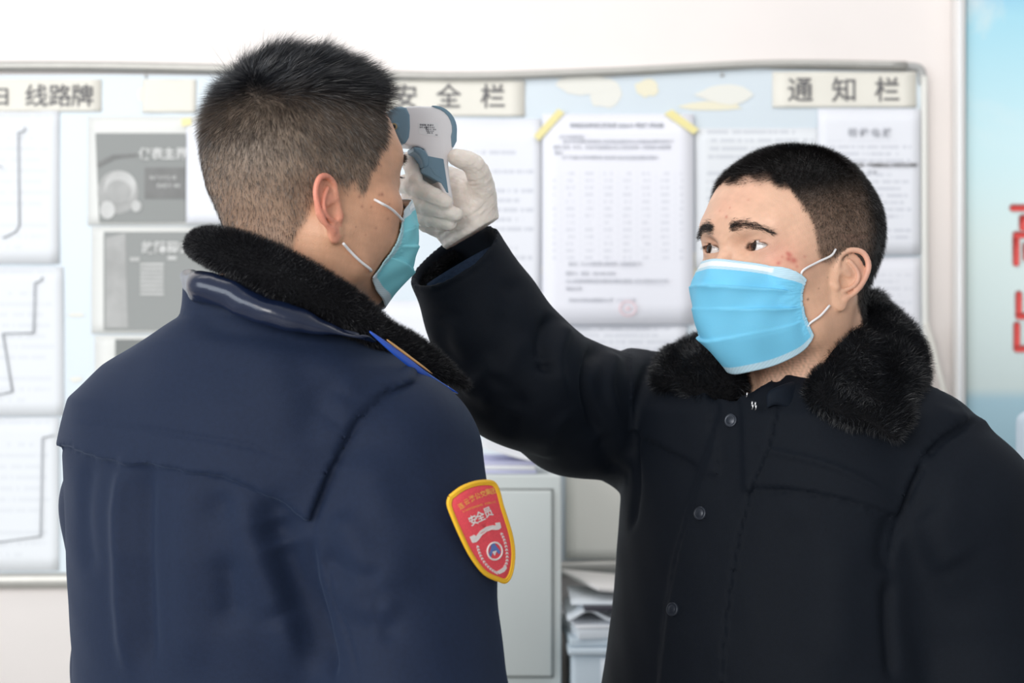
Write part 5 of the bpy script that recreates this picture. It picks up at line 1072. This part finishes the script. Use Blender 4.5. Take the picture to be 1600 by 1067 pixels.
fur('fur_pile', V, Q, 7000, 0.005, 0.0004, ax_, lin, 0.4, 90)
# fur collar: two wide lapels joined behind the neck
furs = [([P(*q) for q in ((1345, 470, 1.90), (1338, 492, 1.845), (1312, 528, 1.80), (1275, 568, 1.755), (1262, 600, 1.735), (1275, 636, 1.715), (1320, 660, 1.695), (1385, 688, 1.685))],
         [P(*q) for q in ((1340, 462, 1.99), (1372, 474, 1.93), (1405, 512, 1.87), (1443, 562, 1.82), (1446, 600, 1.785), (1438, 642, 1.745), (1432, 668, 1.720), (1424, 692, 1.695))], [0.020, 0.026, 0.031, 0.030, 0.026, 0.022, 0.018, 0.014], 44000),
        ([P(*q) for q in ((1150, 520, 1.93), (1150, 555, 1.865), (1158, 585, 1.825), (1164, 610, 1.805), (1164, 626, 1.795))],
         [P(*q) for q in ((1112, 530, 1.96), (1055, 552, 1.92), (1018, 590, 1.875), (1035, 622, 1.845), (1110, 633, 1.815))], [0.016, 0.022, 0.026, 0.022, 0.014], 24000)]
for k_, (e1, e2, th, nf) in enumerate(furs):
    V, Q, T = strip_loft(e1, e2, th, 8, 28); o_ = orient(V, Q); N_ = normals(V, Q)*o_
    V += N_*(0.006*vnoise(V, 38, 100+k_)+0.003*vnoise(V, 85, 103+k_))[:, None]
    fc = link('fur_collar', np_mesh('fur_collar', V, Q, T), manB, M_furb, True)
    fur('fur_pile', V, Q, nf, 0.0105, 0.00042, ((0.25, -0.2, -0.75), (-0.5, -0.2, -0.5))[k_], fc, 0.5, 110+k_, flip=o_, clump=0.75, col=(0.010, 0.011, 0.014))
V, Q, T = strip_loft([P(*q) for q in ((1345, 475, 1.95), (1240, 470, 2.02), (1150, 520, 1.99))], [P(*q) for q in ((1350, 540, 1.95), (1240, 560, 2.02), (1130, 560, 1.98))], [0.02, 0.025, 0.02], 8, 16)
link('fur_collar', np_mesh('fur_collar', V, Q, T), manB, M_furb, True)
# shirt collar and zip at the throat, placket snaps
M_shirt = cloth('black_shirt', (0.006, 0.010, 0.018), 0.03, 0.7)
V, Q, T = strip_loft([P(*q) for q in ((1290, 575, 1.80), (1258, 590, 1.768), (1225, 600, 1.748), (1199, 612, 1.742), (1197, 632, 1.742))], [P(*q) for q in ((1292, 625, 1.79), (1265, 640, 1.765), (1240, 640, 1.748), (1215, 634, 1.742), (1200, 640, 1.742))], [0.004, 0.005, 0.005, 0.004], 8, 16)
link('shirt_collar', np_mesh('shirt_collar', V, Q, T), manB, M_shirt, True)
M_zip = mat('zip_metal', (0.7, 0.7, 0.72), 0.25, metal=1.0)
zp = empty('zip'); zp.parent = manB
for (px, py) in ((1167, 617), (1175, 631), (1180, 632), (1176, 636), (1181, 637)):
    q = P(px, py, 1.733 if py > 620 else 1.755); tube_obj('zip_tooth', [q+(-0.0004, 0, -0.0026), q+(0.0004, -0.001, 0.0026)], 0.0009, M_zip, zp, 6, 2)
M_snap = mat('dark_snap', (0.030, 0.036, 0.050), 0.34, metal=0.35)
def snap(px, py, r):
    p_, n_ = SB.at(px, py, 8); n_ = n_/np.linalg.norm(n_); u = np.cross(n_, [0, 0, 1]); u /= np.linalg.norm(u); w_ = np.cross(u, n_); V = []; prof = [(1.0, -0.3), (1.0, 0.14), (0.93, 0.24), (0.80, 0.27), (0.74, 0.22), (0.55, 0.30), (0.3, 0.35), (0.02, 0.36)]
    for a, b in prof:
        for j in range(28): t = 6.2832*j/28; V.append(p_+(u*math.cos(t)+w_*math.sin(t))*r*a+n_*r*b)
    Q = [(i*28+j, i*28+(j+1) % 28, (i+1)*28+(j+1) % 28, (i+1)*28+j) for i in range(len(prof)-1) for j in range(28)]
    link('snap_button', np_mesh('snap_button', np.array(V), Q, None), manB, M_snap, True)
for q in ((1142, 657), (1094, 802), (1051, 952)): snap(*q, 0.0072)
# ================================================================ thermometer
a_ = math.radians(16); GO = P(668, 200, 1.752); GU = np.array([math.cos(a_), math.sin(a_), 0]); GN = np.array([math.sin(a_), -math.cos(a_), 0]); GV = np.array([0, 0, 1.0])
def G(px, py): return ((px-675)*1.752/F/math.cos(a_), (200-py)*1.752/F)
gun = empty('thermometer', P(705, 325, 1.752), 'white and blue-grey infrared forehead thermometer held in the gloved hand', 'thermometer')
M_gw = mat('gun_white', (0.88, 0.86, 0.88), 0.35); M_gb = mat('gun_blue', (0.165, 0.275, 0.36), 0.38); M_gd = mat('gun_dark', (0.02, 0.02, 0.025), 0.3)
FR = (GO, GU, GV, GN)
def arc(cx, cy, rx, ry, a0, a1, n=8): return [(cx+rx*math.cos(math.radians(t)), cy-ry*math.sin(math.radians(t))) for t in np.linspace(a0, a1, n)]
body = [(634, 171)]+[(655, 169), (678, 169)]+arc(680, 204, 31, 34, 80, 0, 8)+[(711, 222), (709, 234), (703, 246), (702, 258), (705, 285), (711, 322), (702, 324), (694, 306), (688, 290), (679, 270), (670, 252), (664, 236), (655, 232), (634, 230.5)]
extrude_poly('housing', [G(*q) for q in body], -0.0165, 0.0165, FR, M_gw, gun, 0.006, 4)
nz = [(609, 186), (612, 178), (620, 172.5), (630, 171), (638, 173), (643, 184), (643.5, 204), (642, 219), (636, 230), (629, 229), (620, 215), (611, 200)]
noz = extrude_poly('nozzle', [G(*q) for q in nz], -0.0185, 0.0185, FR, M_gb, gun, 0.004, 4)
nf = GO+GU*G(616, 0)[0]+GV*G(0, 202)[1]
rear = [(676, 168.2)]+arc(680, 204, 34.5, 36, 86, 0, 10)+[(714, 222), (709, 232), (706.5, 232)]+arc(676, 204, 31, 33, -20, 80, 8)
extrude_poly('rear_cap', [G(*q) for q in rear], -0.0176, 0.0176, FR, M_gb, gun, 0.0025, 3)
extrude_poly('grip_insert', [G(*q) for q in ((669, 246), (694, 250), (702, 304), (698, 302), (690, 288), (661, 272), (664, 262))], -0.0172, 0.0172, FR, M_gb, gun, 0.0012, 2)
extrude_poly('battery_cover', [G(*q) for q in ((671, 262), (688, 266), (692, 282), (680, 276))], -0.0178, 0.0178, FR, M_gb, gun, 0.001, 2)
extrude_poly('trigger', [G(*q) for q in ((647, 233), (658, 234), (666, 239), (671, 248), (671, 262), (665, 266), (662, 264), (660, 254), (655, 245), (648, 240))], -0.0125, 0.0188, FR, M_gb, gun, 0.003, 3)
# sensor eye in the slanted front face
pf = P(620.5, 202, 1.74); u_ = np.array([-0.25, -0.97, -0.05]); u_ /= np.linalg.norm(u_)
for r_, z_, m_ in ((0.0048, 0.0006, M_gb), (0.0036, 0.0012, mat('lens_brass', (0.35, 0.26, 0.14), 0.3, metal=1.0)), (0.0022, 0.0016, M_gd)):
    c0 = GO+GU*G(621, 0)[0]+GV*G(0, 203)[1]+GN*0.0150; V, Q, T = tube([c0, c0+u_*(0.004+z_)], r_, 24, 1); link('sensor', np_mesh('sensor', V, Q, T), gun, m_, False)
lab = extrude_poly('rating_label', [G(*q) for q in ((655, 195.5), (685, 194.5), (688, 216.5), (656, 213))], 0.0165, 0.01678, FR, mat('label_white', (0.86, 0.86, 0.88), 0.5), gun, 0, smooth=False)
M_lt = mat('label_print', (0.10, 0.10, 0.13), 0.6)
def lab_line(s, px, py, sz):
    c = bpy.data.curves.new('label_text', 'FONT'); c.body = s; c.size = sz*1.752/F; c.extrude = 0.00006; o = bpy.data.objects.new('label_text', c); C.objects.link(o); c.materials.append(M_lt)
    g = G(px, py); o.matrix_world = Matrix([[*(GU), 0], [*(GV), 0], [*(GN), 0], [0, 0, 0, 1]]).transposed() @ Matrix.Identity(4)
    q = GO+GU*g[0]+GV*g[1]+GN*0.0170; o.matrix_world = Matrix(((GU[0], GV[0], GN[0], q[0]), (GU[1], GV[1], GN[1], q[1]), (GU[2], GV[2], GN[2], q[2]), (0, 0, 0, 1))); o.parent = lab
for s, px, py, sz in (('非接触 体温计', 657, 200, 3.6), ('型号 测量', 657, 203.6, 2.8), ('范围 32-42C', 666, 203.2, 2.8), ('精度 0.2  2020', 666, 206.2, 2.8), ('电源 DC3V', 667, 209, 2.6), ('合格 CE', 668, 211.8, 2.8), ('CE', 681, 214.5, 3)): lab_line(s, px, py, sz)
# ================================================================ sleeve badge of the first man
bd2 = empty('sleeve_badge'); bd2.parent = manA
bo = [(703, 776), (722, 762), (745, 754), (768, 753.5), (777, 764), (784, 790), (792, 815), (799, 840), (802, 866), (799, 893), (791, 908), (779, 906), (757, 895), (737, 869), (722, 840), (708, 808), (701, 788)]
q0, n0 = SA.at(740, 830, 10); n0 = np.array([0.75, -0.66, 0.05]); n0 /= np.linalg.norm(n0)
# badge coordinates: u across, v up in the photograph, wrapped round the sleeve
def BP(px, py, lift):
    c0 = P(708, py, 1.475); t = (px-708)/94.0                       # arc from facing the camera round to the outside
    ang = -0.30+t*1.10; R_ = 0.082; d0_ = np.array([math.sin(-0.30), -math.cos(-0.30), 0]); d1_ = np.array([math.sin(ang), -math.cos(ang), 0])
    return None
def curvy(px, py, lift=0.0):
    """badge plane bent about the vertical sleeve axis; passes through the pixel at true depth"""
    t = np.clip((px-700)/102.0, 0, 1); d = 1.452+0.052*t**1.6+0.00008*(py-830)
    return P(px, py, d-lift*0.9)
def ngon_piece(name, pts, lift, th, m, parent):
    me = bpy.data.meshes.new(name); me.from_pydata([curvy(a, b, lift).tolist() for a, b in pts], [], [tuple(range(len(pts)))]); me.update(); o = link(name, me, parent, m)
    s_ = o.modifiers.new('t', 'SOLIDIFY'); s_.thickness = th; s_.offset = 0; return o
def badge_piece(name, pts, lift, th, m, parent):
    """fill a pixel polygon with a fine grid-free fan, thickened"""
    pts = np.array(pts, float); c = pts.mean(0); me = bpy.data.meshes.new(name); bm = _bm.new(); rings = 6; vs = []
    for r_ in range(rings+1):
        k = r_/rings; vs.append([bm.verts.new(Vector(curvy(*(c+(q-c)*max(k, 0.001)), lift))) for q in pts])
    n = len(pts)
    for r_ in range(rings):
        for j in range(n):
            bm.faces.new([vs[r_][j], vs[r_][(j+1) % n], vs[r_+1][(j+1) % n], vs[r_+1][j]])
    bm.to_mesh(me); bm.free(); o = link(name, me, parent, m, True); s_ = o.modifiers.new('t', 'SOLIDIFY'); s_.thickness = th; s_.offset = 0; return o
M_yel = mat('yellow_embroidery', (0.90, 0.50, 0.02), 0.6, bump=0.5, bscale=1500); M_rd = mat('red_badge_cloth', (0.82, 0.075, 0.10), 0.65, noise=0.12, nscale=900); M_wh = mat('white_thread', (0.80, 0.74, 0.72), 0.7); M_or = mat('orange_thread', (0.90, 0.42, 0.10), 0.7); M_bt = mat('blue_thread', (0.12, 0.20, 0.50), 0.7)
bs = [(a, b) for a, b, _ in catmull([(a, b, 0) for a, b in bo+[bo[0]]], 4)[:-1]]
badge_piece('backing', bs, 0.0, 0.0016, M_rd, bd2)
V, Q, T = tube([curvy(a, b, 0.0006) for a, b in bs+[bs[0]]], 0.0019, 8, 1, False); V2 = V.copy(); ctr_ = np.array([curvy(752, 832, 0)]); link('yellow_border', np_mesh('yellow_border', V, Q), bd2, M_yel, True)
ins = [(752+(a-752)*0.955, 832+(b-832)*0.965) for a, b in bs]; V, Q, T = tube([curvy(a, b, 0.0005) for a, b in ins+[ins[0]]], 0.0016, 8, 1, False); link('yellow_border', np_mesh('yellow_border', V, Q), bd2, M_yel, True)
def badge_text(s, px, py, sz, rot, m, sx=1.0, bold=0.0):
    c = bpy.data.curves.new('lettering', 'FONT'); c.body = s; c.size = sz; c.offset = bold; c.align_x = 'CENTER'; c.align_y = 'CENTER'; c.resolution_u = 2
    o = bpy.data.objects.new('tmp', c); C.objects.link(o); dg = bpy.context.evaluated_depsgraph_get(); me = bpy.data.meshes.new_from_object(o.evaluated_get(dg)); bpy.data.objects.remove(o)
    me.materials.clear(); cr_, sr_ = math.cos(rot), math.sin(rot)
    for v in me.vertices:
        a, b = v.co.x*sx, v.co.y; x_, y_2 = px+a*cr_+b*sr_*1.0, py-(b*cr_)+a*(-sr_)*-1.0*-1.0
        x_ = px+a*cr_-b*sr_; y_2 = py-(a*sr_+b*cr_); v.co = Vector(curvy(x_, y_2, 0.0019))
    me.name = 'lettering'; return link('lettering', me, bd2, m)
for i_, (ch, px, py) in enumerate((('连', 721, 791), ('云', 729.5, 784.5), ('港', 738, 779.5), ('公', 746.5, 775.5), ('交', 755, 772), ('集', 763, 769), ('团', 771, 767.5))): badge_text(ch, px, py, 10.5, math.radians(34-3.5*i_), M_or, 0.85, 0.18)
for i_, ch in enumerate('LIANYUNGANG PUBLIC'): badge_text(ch, 724+i_*2.9, 799-i_*1.25+0.022*i_*i_, 4.4, math.radians(26), M_or, 0.9, 0.10)
for i_, (ch, px, py) in enumerate((('安', 740, 814), ('全', 751, 808), ('员', 763, 801))): badge_text(ch, px, py, 17, math.radians(24), M_wh, 0.82, 0.40)
ngon_piece('ribbon', [(734, 839), (741, 835.5), (744, 838), (751, 829), (760, 823), (770, 820.5), (775, 821), (774, 817), (781, 816), (783, 824), (780, 827), (775, 828), (768, 827.5), (760, 830.5), (753, 836), (748, 843), (744, 847), (738, 848)], 0.0019, 0.0005, M_wh, bd2)
badge_text('ANQUANYUAN', 762, 830, 4.0, math.radians(20), M_rd, 0.8, 0.10)
V, Q, T = tube([curvy(773+11.5*math.cos(t), 861+13.5*math.sin(t), 0.0016) for t in np.linspace(0, 6.2832, 25)], 0.0009, 6, 1, False); link('emblem_ring', np_mesh('emblem_ring', V, Q), bd2, M_wh, True)
ngon_piece('emblem', [(768, 849), (771, 846), (775, 853), (782, 862), (780, 866), (774, 860), (770, 861), (767, 870), (764, 868), (767, 858)], 0.0018, 0.0005, M_bt, bd2); ngon_piece('emblem', [(769, 862), (776, 860), (773, 868)], 0.0021, 0.0005, M_wh, bd2)
for sgn, cur in ((0, [(746, 852), (750, 866), (758, 880), (768, 890), (778, 896)]), (1, [(783, 832), (789, 846), (792, 862), (792, 878), (786, 890)])):
    cc_ = catmull([(a, b, 0) for a, b in cur], 3)
    for i_ in range(1, len(cc_)):
        a, b = cc_[i_-1][:2], cc_[i_][:2]; t = (b-a)/np.linalg.norm(b-a); nn_ = np.array([-t[1], t[0]])
        for sg in (-1, 1): ngon_piece('laurel_leaf', [a, a+t*1.5+nn_*sg*1.6, a+t*4.5+nn_*sg*1.9, a+t*3+nn_*sg*0.2], 0.0019, 0.0004, M_wh, bd2)
ngon_piece('ribbon', [(776, 893), (783, 889), (790, 884), (792, 887), (788, 893), (780, 897)], 0.0019, 0.0005, M_wh, bd2)
# lettering becomes plain mesh
dg = bpy.context.evaluated_depsgraph_get()
for o in [o for o in SC.objects if o.type == 'FONT']:
    me = bpy.data.meshes.new_from_object(o.evaluated_get(dg)); mw = o.matrix_world.copy(); nm = o.name.split('.')[0]; pr = o.parent; loc, rot, scl, mb = o.location.copy(), o.rotation_euler.copy(), o.scale.copy(), o.matrix_basis.copy()
    n_ = bpy.data.objects.new(nm, me); C.objects.link(n_); n_.matrix_basis = mb; n_.parent = pr; bpy.data.objects.remove(o)
